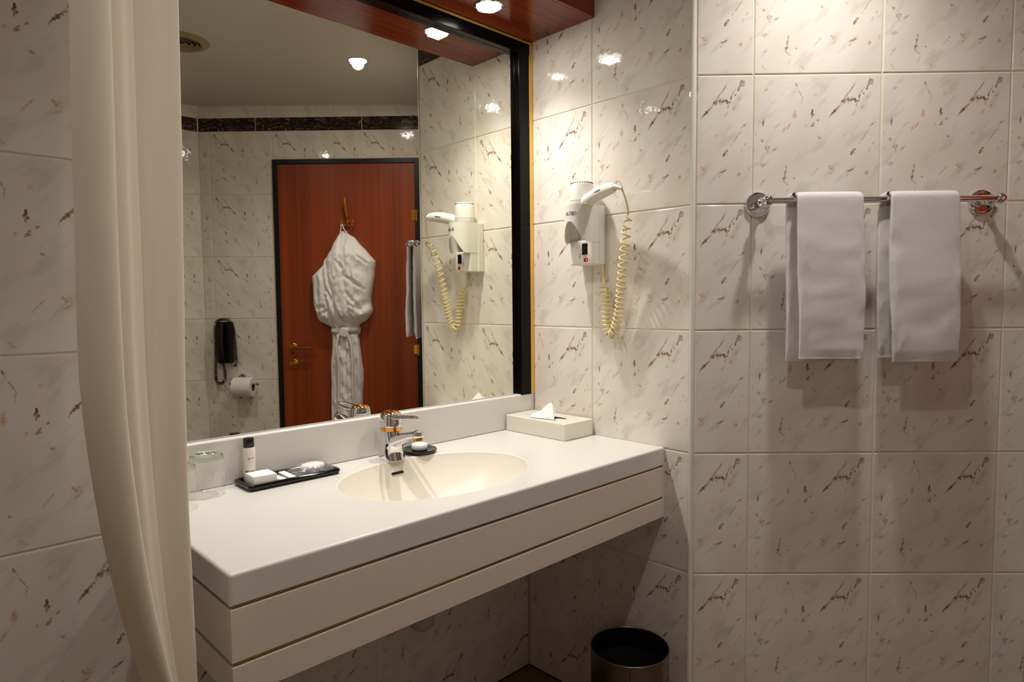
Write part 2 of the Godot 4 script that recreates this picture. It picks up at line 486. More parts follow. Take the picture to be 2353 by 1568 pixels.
func build_room():
	var b := MB.new()
	b.rbox(Vector3(-0.85, -0.056, 1.1), Vector3(3.5, 0.1, 2.7), 0.001, 1)
	var fl := put(self, "floor", b.done(), mat.floor_grout)
	structure(fl, "beige floor tiles with dark joints")
	var ft := MB.new()
	ft.rbox(Vector3(0, -0.004, 0), Vector3(S - 0.004, 0.008, S - 0.004), 0.0015, 1)
	var ftm := ft.done()
	for i in range(-8, 3):
		for j in 8:
			var c := Vector3(-0.0 + (i - 0.5) * S, 0, (j + 0.5) * S - 0.016)
			if c.x > -2.5 and c.x < 0.72 and c.x + c.z < 2.1 and c.x - c.z < -0.1 + 0.0 and c.z < 2.3:
				var t := put(fl, "floor_tile", ftm, mat.floor_tile)
				t.position = c
	b = MB.new()
	b.rbox(Vector3(-0.85, TOPY + 0.06, 1.05), Vector3(3.5, 0.12, 2.7), 0.001, 1)
	structure(put(self, "ceiling", b.done(), mat.plaster), "smooth off-white ceiling")
	# return wall on the right of the vanity
	var w := wall("wall_return", "marbled cream tiles beside the vanity", frame(Vector3(0, 0, 1), Vector3.ZERO), W, columns(-0.012, W - 0.006, 0.2639), full_rows(), -0.14)
	border(w, -0.012, W - 0.006, 0.4)
	# towel wall, turned 45 degrees
	w = wall("wall_towel", "marbled cream tiles behind the towel rail", frame(Vector3(K, 0, K), Vector3(0, 0, W)), 0.917, columns(0.006, 0.915, 0.1537), full_rows(), 0.004, 0.0, 0.1)
	border(w, 0.006, 0.915, 0.35)
	# wall of the mirror: tiles show below the counter only
	w = wall("wall_mirror", "marbled tiles under the counter", frame(Vector3(1, 0, 0), Vector3(-1.2, 0, -0.0162)), 1.2, columns(0.0, 1.2, 1.2 - 0.2728), full_rows(0.0, 0.841), -0.1)
	# bath side: the wall stands 18 cm further out, with a step
	w = wall("wall_bath", "marbled tiles beside the shower curtain", frame(Vector3(1, 0, 0), Vector3(-2.4, 0, 0.165)), 1.2, columns(0.0, 1.198, 2.4 - 1.526), full_rows(), -0.1)
	border(w, 0.0, 1.198, 0.3)
	w = wall("wall_step", "narrow tiled step at the left of the mirror", frame(Vector3(0, 0, -1), Vector3(-1.2, 0, 0.165)), 0.18, columns(0.002, 0.18, -0.2), full_rows(), 0.004)
	border(w, 0.002, 0.18, 0.3)
	w = wall("wall_left", "marbled tiles on the far left side", frame(Vector3(0, 0, -1), Vector3(-2.4, 0, 2.1856)), 2.02, columns(0.0, 2.02, 0.1), full_rows(), -0.12)
	border(w, 0.0, 2.02, 0.4)
	w = wall("wall_diagonal", "marbled tiles opposite the mirror", frame(Vector3(-1, 0, 0), Vector3(-0.2852, 0, 2.1856)), 2.115, columns(0.002, 2.115, -0.1077), full_rows(), -0.06)
	border(w, 0.002, 2.115, 0.25)
	# wall with the door
	var tc := 1.2622
	var df := frame(Vector3(-K, 0, K), Vector3(0.648, 0, 1.252))
	var cols := []
	w = wall("wall_door", "marbled tiles around the door", df, tc + 0.0575, [], [], -0.1, 0.0, 0.05)
	for r in full_rows():
		var spans := []
		if r[0] < 1.9:
			spans = [[-0.0575, 0.0, 0.0], [0.0, 0.336, 0.0], [1.124, tc, 1.14]]
			if r[1] > 2.03:
				pass
		else:
			spans = [[-0.0575, 0.0, 0.0], [0.0, 0.333, 0.0], [0.333, 0.667, 0.333], [0.667, 0.807, 0.6], [0.807, 1.14, 0.807], [1.14, tc, 1.14]]
		for s in spans:
			var nom: float = tc - (s[2] + S) if s[0] >= 0.0 else tc
			put(w, "tile", tile_mesh(tc - s[1], tc - s[0], r[0], r[1], nom, r[2]), mat.tile)
		if r[0] < 1.9 and r[1] > 2.03:   # row cut by the head of the door
			for s in [[0.336, 0.667, 0.333], [0.667, 0.807, 0.6], [0.807, 1.124, 0.807]]:
				put(w, "tile", tile_mesh(tc - s[1], tc - s[0], 2.0245, r[1], tc - (s[2] + S), r[2]), mat.tile)
	border(w, 0.002, tc + 0.0575, 0.44)
	# bead on the outer corner
	b = MB.new()
	var prof := []
	for k in 13:
		var a := lerpf(-0.25, PI * 0.75 + 0.25, k / 12.0)
		prof.append(Vector3(-cos(a - 0.0) * 0.0075, 0, sin(a) * 0.0075))
	var lowr := []; var highr := []; var nr := []
	for q in prof:
		lowr.append(Vector3(0.0045, 0.0, W - 0.006) + q); highr.append(Vector3(0.0045, TOPY, W - 0.006) + q); nr.append(q.normalized())
	b.patch([lowr, highr], [nr, nr])
	structure(put(self, "trim_1", b.done(), mat.bead), "white rounded corner bead between the return wall and the towel wall")

func area(parent: Node, at: Vector3, size: float, energy: float, col: Color):
	var l := AreaLight3D.new()
	l.name = "lamp_light"
	l.area_size = Vector2(size, size)
	l.light_energy = energy
	l.light_color = col
	l.shadow_enabled = true
	l.set("area_range", 12.0)
	parent.add_child(l, true)
	l.transform = Transform3D(Basis(Vector3.RIGHT, -PI / 2), at)   # shines along its -z: down

func downlight(label: String, at: Vector3, r: float, energy: float, group: String, dome: float, spread := 0.13, beam := 62.0):
	var o := thing("downlight", label, "lamp", at, Basis.IDENTITY, group)
	var b := MB.new()
	b.lathe([Vector2(r * 0.84, 0.0), Vector2(r * 0.86, -0.003), Vector2(r * 0.93, -0.0045), Vector2(r, -0.002), Vector2(r, 0.0)], 40)
	put(o, "trim_ring", b.done(), mat.chrome)
	b = MB.new()
	var p := []
	for k in 7:
		var a := PI * 0.5 * k / 6.0
		p.append(Vector2(r * 0.83 * sin(a), -0.0012 - dome * cos(a)))
	b.lathe(p, 40)
	put(o, "lens", b.done(), mat.lens)
	var warm := Color(1.0, 0.982, 0.955)
	area(o, Vector3(0, -0.004 - dome, 0), r * 1.05, energy * spread, warm)
	var s := SpotLight3D.new()
	s.name = "lamp_beam"
	s.light_energy = energy; s.light_color = warm; s.light_size = r * 0.6
	s.spot_angle = beam; s.spot_angle_attenuation = 1.0; s.spot_range = 12.0; s.spot_attenuation = 2.0
	s.shadow_enabled = true
	o.add_child(s, true)
	s.transform = Transform3D(Basis(Vector3.RIGHT, -PI / 2), Vector3(0, -0.006 - dome, 0))

func build_canopy():
	var o := thing("light_canopy", "glossy mahogany canopy above the mirror with recessed lamps", "canopy", Vector3(0, 2.09, 0))
	var b := MB.new()
	var n := Vector3(0, -1, 0)
	# underside as a thin board with the grain along its length
	b.quad(Vector3(-1.2, 0, 0.0), Vector3(-0.002, 0, 0.0), Vector3(-0.002, 0, 0.262), Vector3(-1.2, 0, 0.262), n, Vector2(0, 0), Vector2(0, 1.6), Vector2(0.55, 1.6), Vector2(0.55, 0))
	b.quad(Vector3(-1.2, 0.016, 0.0), Vector3(-0.002, 0.016, 0.0), Vector3(-0.002, 0.016, 0.262), Vector3(-1.2, 0.016, 0.262), -n)
	put(o, "underside_board", b.done(), mat.mahogany)
	b = MB.new()
	b.rbox(Vector3(-0.601, 0.11, 0.2685), Vector3(1.198, 0.2205, 0.012), 0.0015, 1)
	put(o, "front_board", b.done(), mat.mahogany)
	downlight("recessed halogen lamp in the canopy close to the return wall", Vector3(-0.28, 2.09, 0.118), 0.042, 0.70, "lamps in the canopy", 0.010)
	downlight("recessed halogen lamp in the canopy near the shower curtain", Vector3(-0.88, 2.09, 0.118), 0.042, 0.70, "lamps in the canopy", 0.010)

func build_ceiling_fittings():
	downlight("recessed ceiling lamp in front of the door", Vector3(-0.005, TOPY, 1.03), 0.045, 0.60, "ceiling lamps", 0.008, 0.25, 72.0)
	downlight("recessed ceiling lamp beside the air vent", Vector3(-0.87, TOPY, 1.12), 0.045, 0.46, "ceiling lamps", 0.008, 0.25, 72.0)
	var o := thing("ceiling_vent", "round tan air vent with concentric louvres on the ceiling", "vent", Vector3(-0.635, TOPY, 1.325))
	var b := MB.new()
	b.lathe([Vector2(0.072, -0.006), Vector2(0.078, -0.012), Vector2(0.095, -0.011), Vector2(0.106, -0.002), Vector2(0.106, 0.0)], 48)
	put(o, "rim", b.done(), mat.vent)
	for k in 3:
		b = MB.new()
		var r := 0.018 + 0.02 * k
		b.lathe([Vector2(r, -0.004), Vector2(r + 0.008, -0.012), Vector2(r + 0.0095, -0.011), Vector2(r + 0.002, -0.003)], 40)
		put(o, "louvre", b.done(), mat.vent)
	b = MB.new(); b.lathe([Vector2(0.0, -0.0015), Vector2(0.075, -0.0015)], 40)
	put(o, "duct", b.done(), mat.dark)

func build_mirror():
	var o := thing("vanity_mirror", "large frameless-bottomed mirror in a black frame with gilt edge above the vanity", "mirror", Vector3(0, 0.9535, 0))
	var hh := 2.0895 - 0.9535
	var b := MB.new(); b.rbox(Vector3(-0.603, hh * 0.5, -0.003), Vector3(1.19, hh, 0.006), 0.0006, 1)
	put(o, "mirror_glass", b.done(), mat.mirror)
	var y0 := -0.0035; var y1 := hh - 0.0095
	for x in [-0.0405, -1.172]:
		b = MB.new(); b.rbox(Vector3(x, (y0 + y1) * 0.5, 0.0105), Vector3(0.046, y1 - y0, 0.02), 0.002, 2)
		put(o, "frame_stile", b.done(), mat.black_frame)
	b = MB.new(); b.rbox(Vector3(-0.604, hh - 0.0275, 0.0105), Vector3(1.182, 0.036, 0.0202), 0.002, 2)
	put(o, "frame_rail", b.done(), mat.black_frame)
	b = MB.new(); b.rbox(Vector3(-0.0092, (y0 + hh) * 0.5, 0.0105), Vector3(0.0165, hh - y0 - 0.001, 0.021), 0.003, 3)
	put(o, "gilt_edge", b.done(), mat.gilt)
	b = MB.new(); b.rbox(Vector3(-0.6, hh - 0.005, 0.0095), Vector3(1.196, 0.009, 0.019), 0.003, 3)
	put(o, "gilt_edge", b.done(), mat.gilt)

func build_vanity():
	var o := thing("vanity_unit", "wall-hung cream vanity counter with moulded oval basin and slotted apron", "vanity", Vector3(0, H, 0))
	var xl := -1.195; var xr := -0.0008; var zb := -0.0155; var zf := 0.519; var r := 0.006; var yb := -0.049
	var cx := -0.6084; var cz := 0.2769; var ea := 0.2473; var eb := 0.1792
	# top sheet around the oval opening
	var b := MB.new()
	var angs := []
	for k in 96: angs.append(TAU * k / 96.0)
	var x0 := xl + r; var x1 := xr; var z0 := zb; var z1 := zf - r
	for q in [Vector2(x0, z0), Vector2(x1, z0), Vector2(x1, z1), Vector2(x0, z1)]:
		var a := atan2(q.y - cz, q.x - cx)
		angs.append(a if a >= 0 else a + TAU)
	angs.sort()
	angs.append(angs[0] + TAU)
	var up := Vector3.UP
	var er := 0.004
	var outer := []; var inner := []
	for a in angs:
		var d := Vector2(cos(a), sin(a))
		var t := 1e9
		if d.x > 1e-6: t = minf(t, (x1 - cx) / d.x)
		if d.x < -1e-6: t = minf(t, (x0 - cx) / d.x)
		if d.y > 1e-6: t = minf(t, (z1 - cz) / d.y)
		if d.y < -1e-6: t = minf(t, (z0 - cz) / d.y)
		outer.append(Vector3(cx + d.x * t, 0, cz + d.y * t))
		var e := 1.0 / sqrt(pow(d.x / (ea + er), 2) + pow(d.y / (eb + er), 2))
		inner.append(Vector3(cx + d.x * e, 0, cz + d.y * e))
	var nu := []
	for a in angs: nu.append(up)
	b.patch([outer, inner], [nu, nu])
	# rounded front and left edges
	var f := []; var fn := []; var l := []; var ln := []
	for k in 6:
		var a := PI * 0.5 * k / 5.0
		var n := Vector3(0, cos(a), sin(a))
		f.append([Vector3(xl + r, -r, zf - r) + n * r, Vector3(xr, -r, zf - r) + n * r]); fn.append([n, n])
		n = Vector3(-sin(a), cos(a), 0)
		l.append([Vector3(xl + r, -r, zb) + n * r, Vector3(xl + r, -r, zf - r) + n * r]); ln.append([n, n])
	b.patch(f, fn); b.patch(l, ln)
	var cp := []; var cn := []
	for k in 6:
		var a := PI * 0.5 * k / 5.0
		var rp := []; var rn := []
		for j in 6:
			var q := PI * 0.5 * j / 5.0
			var n := Vector3(-sin(a) * cos(q), cos(a), sin(a) * sin(q))
			rp.append(Vector3(xl + r, -r, zf - r) + n * r); rn.append(n)
		cp.append(rp); cn.append(rn)
	b.patch(cp, cn)
	var fz := Vector3(0, 0, 1); var fx := Vector3(-1, 0, 0)
	b.quad(Vector3(xl + r, -r, zf), Vector3(xr, -r, zf), Vector3(xr, yb, zf), Vector3(xl + r, yb, zf), fz)
	b.quad(Vector3(xl, -r, zb), Vector3(xl, -r, zf - r), Vector3(xl, yb, zf - r), Vector3(xl, yb, zb), fx)
	var cl := []; var ch := []; var cnn := []
	for j in 6:
		var q := PI * 0.5 * j / 5.0
		var n := Vector3(-cos(q), 0, sin(q))
		cl.append(Vector3(xl + r, -r, zf - r) + n * r); ch.append(Vector3(xl + r, yb, zf - r) + n * r); cnn.append(n)
	b.patch([cl, ch], [cnn, cnn])
	# underside of the front lip
	b.quad(Vector3(xl, yb, zf - 0.03), Vector3(xr, yb, zf - 0.03), Vector3(xr, yb, zf), Vector3(xl, yb, zf), Vector3.DOWN)
	b.quad(Vector3(xl, yb, zf - 0.03), Vector3(xr, yb, zf - 0.03), Vector3(xr, -0.02, zf - 0.03), Vector3(xl, -0.02, zf - 0.03), -fz)
	b.quad(Vector3(xl, -0.02, zb), Vector3(xr, -0.02, zb), Vector3(xr, -0.02, 0.09), Vector3(xl, -0.02, 0.09), Vector3.DOWN)
	b.quad(Vector3(xl, -0.02, 0.465), Vector3(xr, -0.02, 0.465), Vector3(xr, -0.02, zf - 0.03), Vector3(xl, -0.02, zf - 0.03), Vector3.DOWN)
	b.quad(Vector3(xl, -0.02, 0.09), Vector3(-0.86, -0.02, 0.09), Vector3(-0.86, -0.02, 0.465), Vector3(xl, -0.02, 0.465), Vector3.DOWN)
	b.quad(Vector3(-0.355, -0.02, 0.09), Vector3(xr, -0.02, 0.09), Vector3(xr, -0.02, 0.465), Vector3(-0.355, -0.02, 0.465), Vector3.DOWN)
	put(o, "countertop", b.done(), mat.corian)
	# basin
	b = MB.new()
	var depth := 0.125
	var rings := []
	for k in 5:       # rounded rim
		var a := PI * 0.5 * k / 4.0
		var off := er * (1.0 - sin(a)); var dy := -er * (1.0 - cos(a))
		var ring := []
		for j in 97:
			var t := TAU * j / 96.0
			ring.append(Vector3(cx + cos(t) * (ea + off), dy, cz + sin(t) * (eb + off)))
		rings.append(ring)
	for k in 22:
		var s := 1.0 - pow((k + 1) / 22.0, 1.3)
		var ring := []
		for j in 97:
			var t := TAU * j / 96.0
			ring.append(Vector3(cx + cos(t) * ea * s, -er - (depth - er) * (1.0 - pow(s, 3.2)), cz + sin(t) * eb * s))
		rings.append(ring)
	b.grid(rings, false, true, true)
	var bs := put(o, "basin", b.done(), mat.basin)
	# overflow slot in the rear slope of the basin
	b = MB.new()
	var pz := cz - eb * pow(1.0 - (0.031 - er) / (depth - er), 1.0 / 3.2)
	var sl := Transform3D(Basis(Vector3.RIGHT, -0.62), Vector3(-0.613, -0.031, pz))
	var pl := PackedVector2Array()
	for k in 24:
		var t := TAU * k / 24.0
		pl.append(Vector2(cos(t) * 0.0042 + (0.0155 if cos(t) > 0 else -0.0155), sin(t) * 0.0042))
	b.xf = sl; b.extrude(pl, -0.004, 0.0013)
	put(bs, "overflow_slot", b.done(), mat.dark)
	b = MB.new()
	var loop := []
	for q in pl: loop.append(sl * Vector3(q.x * 1.0, q.y * 1.15, 0.0012))
	b.tube(loop, 0.0009, 6, true)
	put(bs, "overflow_rim", b.done(), mat.basin)
	b = MB.new()
	b.lathe([Vector2(0.0, 0.006), Vector2(0.018, 0.005), Vector2(0.022, 0.002), Vector2(0.023, -0.004)], 28, Transform3D(Basis.IDENTITY, Vector3(cx, -depth + 0.002, cz)))
	put(bs, "plug", b.done(), mat.chrome)
	# upstand at the back
	b = MB.new(); b.rbox(Vector3(-0.598, 0.0533, 0.0015), Vector3(1.193, 0.1066, 0.034), 0.005, 3)
	put(o, "backsplash", b.done(), mat.corian)
	# apron
	for seg in [[-0.140, -0.056], [-0.198, -0.147]]:
		b = MB.new(); b.rbox(Vector3((xl - 0.006) * 0.5, (seg[0] + seg[1]) * 0.5, zf - 0.008), Vector3(-0.006 - xl, seg[1] - seg[0], 0.016), 0.0012, 1)
		put(o, "apron_panel", b.done(), mat.panel)
		b = MB.new(); b.rbox(Vector3(xl + 0.008, (seg[0] + seg[1]) * 0.5, (zf - 0.017 + zb) * 0.5), Vector3(0.016, seg[1] - seg[0], zf - 0.017 - zb), 0.0012, 1)
		put(o, "side_panel", b.done(), mat.panel)
	b = MB.new(); b.rbox(Vector3(-0.003, -0.101, zf - 0.0085), Vector3(0.0055, 0.194, 0.021), 0.001, 1)
	put(o, "end_strip", b.done(), mat.bead)
	# tan battens behind the slots
	for q in [[-1.189, -0.913, -0.0558, -0.0492], [-0.404, -0.007, -0.0558, -0.0492], [-1.189, -0.7225, -0.1468, -0.1402], [-0.404, -0.007, -0.1468, -0.1402]]:
		b = MB.new(); b.rbox(Vector3((q[0] + q[1]) * 0.5, (q[2] + q[3]) * 0.5, zf - 0.0135), Vector3(q[1] - q[0], q[3] - q[2], 0.017), 0.0005, 1)
		put(o, "slot_batten", b.done(), mat.tan)
	# added board under the unit, around the waste pipe, keeping the slots dark
	for q in [[-1.178, -0.632, 0.001, 0.500], [-0.585, -0.007, 0.001, 0.500], [-0.632, -0.585, 0.001, 0.165], [-0.632, -0.585, 0.30, 0.500]]:
		b = MB.new(); b.rbox(Vector3((q[0] + q[1]) * 0.5, -0.186, (q[2] + q[3]) * 0.5), Vector3(q[1] - q[0], 0.012, q[3] - q[2]), 0.0006, 1)
		put(o, "added_shade_board", b.done(), mat.panel)
	# waste trap below the basin
	var t := thing("waste_trap", "ribbed grey waste trap under the vanity", "pipe", Vector3(cx, 0.43, 0.20))
	b = MB.new()
	b.lathe([Vector2(0.0, 0.0), Vector2(0.02, 0.002), Vector2(0.031, 0.012), Vector2(0.033, 0.03), Vector2(0.030, 0.034), Vector2(0.033, 0.038), Vector2(0.030, 0.044), Vector2(0.033, 0.049), Vector2(0.030, 0.055), Vector2(0.033, 0.06), Vector2(0.033, 0.085), Vector2(0.02, 0.092), Vector2(0.016, 0.10)], 28)
	put(t, "cup", b.done(), mat.pipe)
	b = MB.new(); b.tube([Vector3(0, 0.095, 0.0), Vector3(0, 0.20, 0.0), Vector3(0, 0.26, 0.03), Vector3(0, 0.30, 0.077)], 0.016, 14)
	put(t, "inlet_pipe", b.done(), mat.pipe)
	b = MB.new(); b.tube([Vector3(0, 0.07, -0.03), Vector3(0, 0.07, -0.213)], 0.016, 14)
	put(t, "outlet_pipe", b.done(), mat.pipe)

func build_door():
	var tc := 1.2622
	var df := frame(Vector3(-K, 0, K), Vector3(0.648, 0, 1.252))
	var o := Node3D.new()
	o.name = numbered("door_1"); add_child(o); o.transform = df
	structure(o, "mahogany bathroom door in a black frame")
	var b := MB.new()
	var x0 := tc - 1.0977; var x1 := tc - 0.3626; var y1 := 1.9985
	b.rbox(Vector3((x0 + x1) * 0.5, y1 * 0.5 + 0.002, 0.001), Vector3(x1 - x0, y1 - 0.004, 0.006), 0.0005, 1)
	# face with grain uv
	b.quad(Vector3(x0 + 0.002, 0.006, 0.0045), Vector3(x1 - 0.002, 0.006, 0.0045), Vector3(x1 - 0.002, y1 - 0.002, 0.0045), Vector3(x0 + 0.002, y1 - 0.002, 0.0045), Vector3(0, 0, 1), Vector2(0, 1), Vector2(1, 1), Vector2(1, 0), Vector2(0, 0))
	put(o, "door_leaf", b.done(), mat.door)
	for xx in [tc - 1.1105, tc - 0.3503]:
		b = MB.new(); b.rbox(Vector3(xx, 1.0112, 0.005), Vector3(0.0245, 2.0224, 0.014), 0.0015, 1)
		put(o, "frame_jamb", b.done(), mat.black_paint)
	b = MB.new(); b.rbox(Vector3((x0 + x1) * 0.5, 2.0105, 0.005), Vector3(x1 - x0 + 0.002, 0.0238, 0.0138), 0.0015, 1)
	put(o, "frame_head", b.done(), mat.black_paint)
	var fwd := Transform3D(Basis(Vector3.RIGHT, PI / 2), Vector3.ZERO)  # lathe axis out of the wall
	var hx := tc - 0.4225
	b = MB.new()
	b.lathe([Vector2(0.0245, 0.0), Vector2(0.0245, 0.005), Vector2(0.021, 0.0085), Vector2(0.010, 0.010), Vector2(0.009, 0.045), Vector2(0.0, 0.046)], 28, Transform3D(fwd.basis, Vector3(hx, 1.018, 0.004)))
	b.tube([Vector3(hx, 1.018, 0.046), Vector3(hx - 0.012, 1.018, 0.05), Vector3(hx - 0.03, 1.018, 0.051), Vector3(hx - 0.116, 1.0175, 0.051)], [0.0095, 0.0095, 0.0085, 0.0075], 14)
	put(o, "handle", b.done(), mat.brass)
	b = MB.new()
	b.lathe([Vector2(0.0245, 0.0), Vector2(0.0245, 0.005), Vector2(0.021, 0.008), Vector2(0.0, 0.009)], 28, Transform3D(fwd.basis, Vector3(hx - 0.002, 0.930, 0.004)))
	b.rbox(Vector3(hx - 0.002, 0.930, 0.016), Vector3(0.006, 0.02, 0.012), 0.002, 1)
	put(o, "lock_rosette", b.done(), mat.brass)
	for yy in [1.72, 1.0, 0.3]:
		b = MB.new(); b.tube([Vector3(x0 - 0.006, yy - 0.03, 0.012), Vector3(x0 - 0.006, yy + 0.03, 0.012)], 0.0065, 10)
		b.rbox(Vector3(x0 + 0.008, yy, 0.006), Vector3(0.022, 0.05, 0.004), 0.001, 1)
		put(o, "hinge", b.done(), mat.brass)

func build_curtain():
	var o := thing("shower_curtain", "pale cream shower curtain gathered beside the vanity", "curtain", Vector3(-1.31, 0.0, 0.585))
	var b := MB.new()
	var R := Vector2(-1.232, 0.470); var L := Vector2(-1.408, 0.727)
	var pts := []
	var ns := 220; var ny := 48
	for j in ny + 1:
		var y := lerpf(0.16, 2.2, float(j) / ny)
		var lo := maxf(0.0, 1.2136 - y)
		var sh := 0.31 * pow(minf(lo, 0.75), 1.66) * 1.05
		var rs := -0.028 * clampf((1.71 - y) / 0.82, 0, 2.0)
		var a := R + Vector2(rs, -rs * 1.5)
		var d := L - R
		var e := L - d.normalized() * sh * 1.6
		var dn := Vector2(-d.y, d.x).normalized()     # towards the camera side
		if dn.x > 0: dn = -dn
		var row := []
		for i in ns + 1:
			var s := float(i) / ns
			var q := a.lerp(e, s)
			var ph := s * TAU * 2.75 + 0.9 + 0.5 * sin(y * 1.7) * s + 0.35 * sin(s * 9.0)
			var amp := (0.017 + 0.008 * sin(s * 7.0 + 1.0)) * (0.55 + 0.45 * smoothstep(0.1, 1.6, y) + 0.12)
			var off := sin(ph) * amp + 0.0035 * sin(ph * 2.3 + y * 1.3) + 0.004 * noise.get_noise_2d(s * 260.0, y * 90.0)
			var sk := 0.012 * sin(ph * 1.0 + 1.2)
			row.append(Vector3(q.x + dn.x * off + d.normalized().x * sk, y, q.y + dn.y * off + d.normalized().y * sk) - o.position)
		pts.append(row)
	b.grid(pts)
	put(o, "cloth", b.done(), mat.curtain)
	b = MB.new()
	var hem := []
	for q in pts[0]: hem.append(q + Vector3(0, 0.004, 0))
	b.tube(hem, 0.0022, 6)
	put(o, "hem", b.done(), mat.curtain)
	# rail it hangs from, above the picture
	var rl := thing("curtain_rail", "chrome shower curtain rail on the ceiling", "rail", Vector3(-1.31, 2.225, 0.585))
	b = MB.new()
	var d3 := Vector3(L.x - R.x, 0, L.y - R.y).normalized()
	b.tube([d3 * -0.19, d3 * 0.9], 0.011, 14)
	put(rl, "rod", b.done(), mat.chrome)
	for k in [-0.15, 0.4, 0.85]:
		b = MB.new(); b.tube([d3 * k, d3 * k + Vector3(0, TOPY - 2.225, 0)], 0.006, 10)
		put(rl, "hanger", b.done(), mat.chrome)

func build_towels():
	var tf := frame(Vector3(K, 0, K), Vector3(0, 0, W))
	var o := thing("towel_rail", "chrome towel rail with round wall plates and ball ends", "towel rail", tf * Vector3(0.4587, 1.505, 0), tf.basis)
	var out := Basis(Vector3.RIGHT, PI / 2)
	var b: MB
	for s in [-1.0, 1.0]:
		var x: float = 0.2911 * s
		b = MB.new()
		b.lathe([Vector2(0.033, 0.0), Vector2(0.0335, 0.004), Vector2(0.031, 0.008), Vector2(0.027, 0.0085), Vector2(0.0255, 0.007), Vector2(0.010, 0.0085), Vector2(0.0, 0.009)], 44, Transform3D(out, Vector3(x, 0, 0)))
		put(o, "wall_plate", b.done(), mat.chrome)
		b = MB.new()
		b.lathe([Vector2(0.0085, 0.008), Vector2(0.0105, 0.014), Vector2(0.0105, 0.018), Vector2(0.0075, 0.024), Vector2(0.0065, 0.03), Vector2(0.0125, 0.033), Vector2(0.0145, 0.040), Vector2(0.0125, 0.047), Vector2(0.008, 0.051), Vector2(0.0075, 0.058), Vector2(0.010, 0.062)], 28, Transform3D(out, Vector3(x, 0, 0)), 0.5)
		put(o, "post", b.done(), mat.chrome)
		b = MB.new()
		var sp := []
		for k in 13:
			var a := PI * k / 12.0
			sp.append(Vector2(0.0145 * sin(a), -0.0145 * cos(a)))
		b.lathe(sp, 28, Transform3D(Basis.IDENTITY, Vector3(x, 0, 0.075)))
		put(o, "ball_end", b.done(), mat.chrome)
	b = MB.new()
	b.tube([Vector3(-0.29, 0, 0.075), Vector3(0.29, 0, 0.075)], 0.0075, 20)
	put(o, "bar", b.done(), mat.chrome)
	# towels: [left, right, front bottom y, back bottom y, back shift left]
	var defs = [["white hand towel on the rail close to the return wall", 0.2385, 0.3985, 1.1055, 1.097, -0.0155], ["white hand towel on the rail farther from the vanity", 0.4705, 0.6365, 1.097, 1.104, -0.0135]]
	for dfn in defs:
		var tw := thing("hand_towel", dfn[0], "towel", tf * Vector3((dfn[1] + dfn[2]) * 0.5, 1.505, 0.075), tf.basis, "white towels on the rail")
		var hw: float = (dfn[2] - dfn[1]) * 0.5
		for side in [1.0, -1.0]:
			b = MB.new()
			var bot: float = (dfn[3] if side > 0 else dfn[4]) - 1.505
			var sh: float = 0.0 if side > 0 else dfn[5]
			var t2 := 0.0062      # half thickness of the folded cloth
			var pts := []
			var nx := 30; var np := 44
			# closed loop around the thickness for each station from the top of the bar to the hem
			for k in np + 1:
				var s := float(k) / np
				var cxy: Vector2; var nn: Vector2
				var arc := 0.018
				var rr := 0.0075 + t2 + 0.0005
				if s < 0.12:
					var a := (s / 0.12) * PI * 0.5
					cxy = Vector2(sin(a) * rr, cos(a) * rr); nn = Vector2(sin(a), cos(a))
				else:
					var q := (s - 0.12) / 0.88
					cxy = Vector2(rr + 0.004 * sin(q * PI) * side, lerpf(0.0, bot, q)); nn = Vector2(1, 0)
				if side > 0 and s > 0.12: cxy.x += 0.012 * smoothstep(0.0, 1.0, (s - 0.12) / 0.88)
				var row := []
				var wv := hw + 0.004 * sin(s * 3.0)
				for j in nx * 2 + 1:
					var a2 := TAU * j / (nx * 2.0)
					var ex := signf(cos(a2)) * pow(absf(cos(a2)), 0.22); var ey := signf(sin(a2)) * pow(absf(sin(a2)), 0.5)
					var xx := ex * wv + sh * smoothstep(-0.05, 0.06, s)
					var wav := 0.0028 * noise.get_noise_2d(xx * 900.0 + dfn[1] * 3000.0, s * 240.0) * smoothstep(0.1, 0.4, s) * 2.0
					# a tuck where the towel is folded in on its left side
					if side > 0: wav += 0.002 * smoothstep(0.85, 1.0, -ex) * sin(s * 9.0)
					# hem: the flat woven edge is thinner
					var th := t2 * (0.62 if s > 0.955 else 1.0)
					var p2 := cxy + nn * (ey * th + wav)
					row.append(Vector3(xx + 0.0035 * sin(s * 4.0 + dfn[1] * 20.0) * (1.0 if ex < 0 else 0.35), p2.y, p2.x * side))
				pts.append(row)
			b.grid(pts, false, true, side < 0)
			# close the hem
			var last: Array = pts[np]
			var cc := Vector3.ZERO
			for q in last: cc += q
			cc /= last.size()
			for j in last.size() - 1: b.tri(cc, last[j], last[j + 1], Vector3.DOWN, Vector3.DOWN, Vector3.DOWN)
			put(tw, "front_fold" if side > 0 else "back_fold", b.done(), mat.terry)

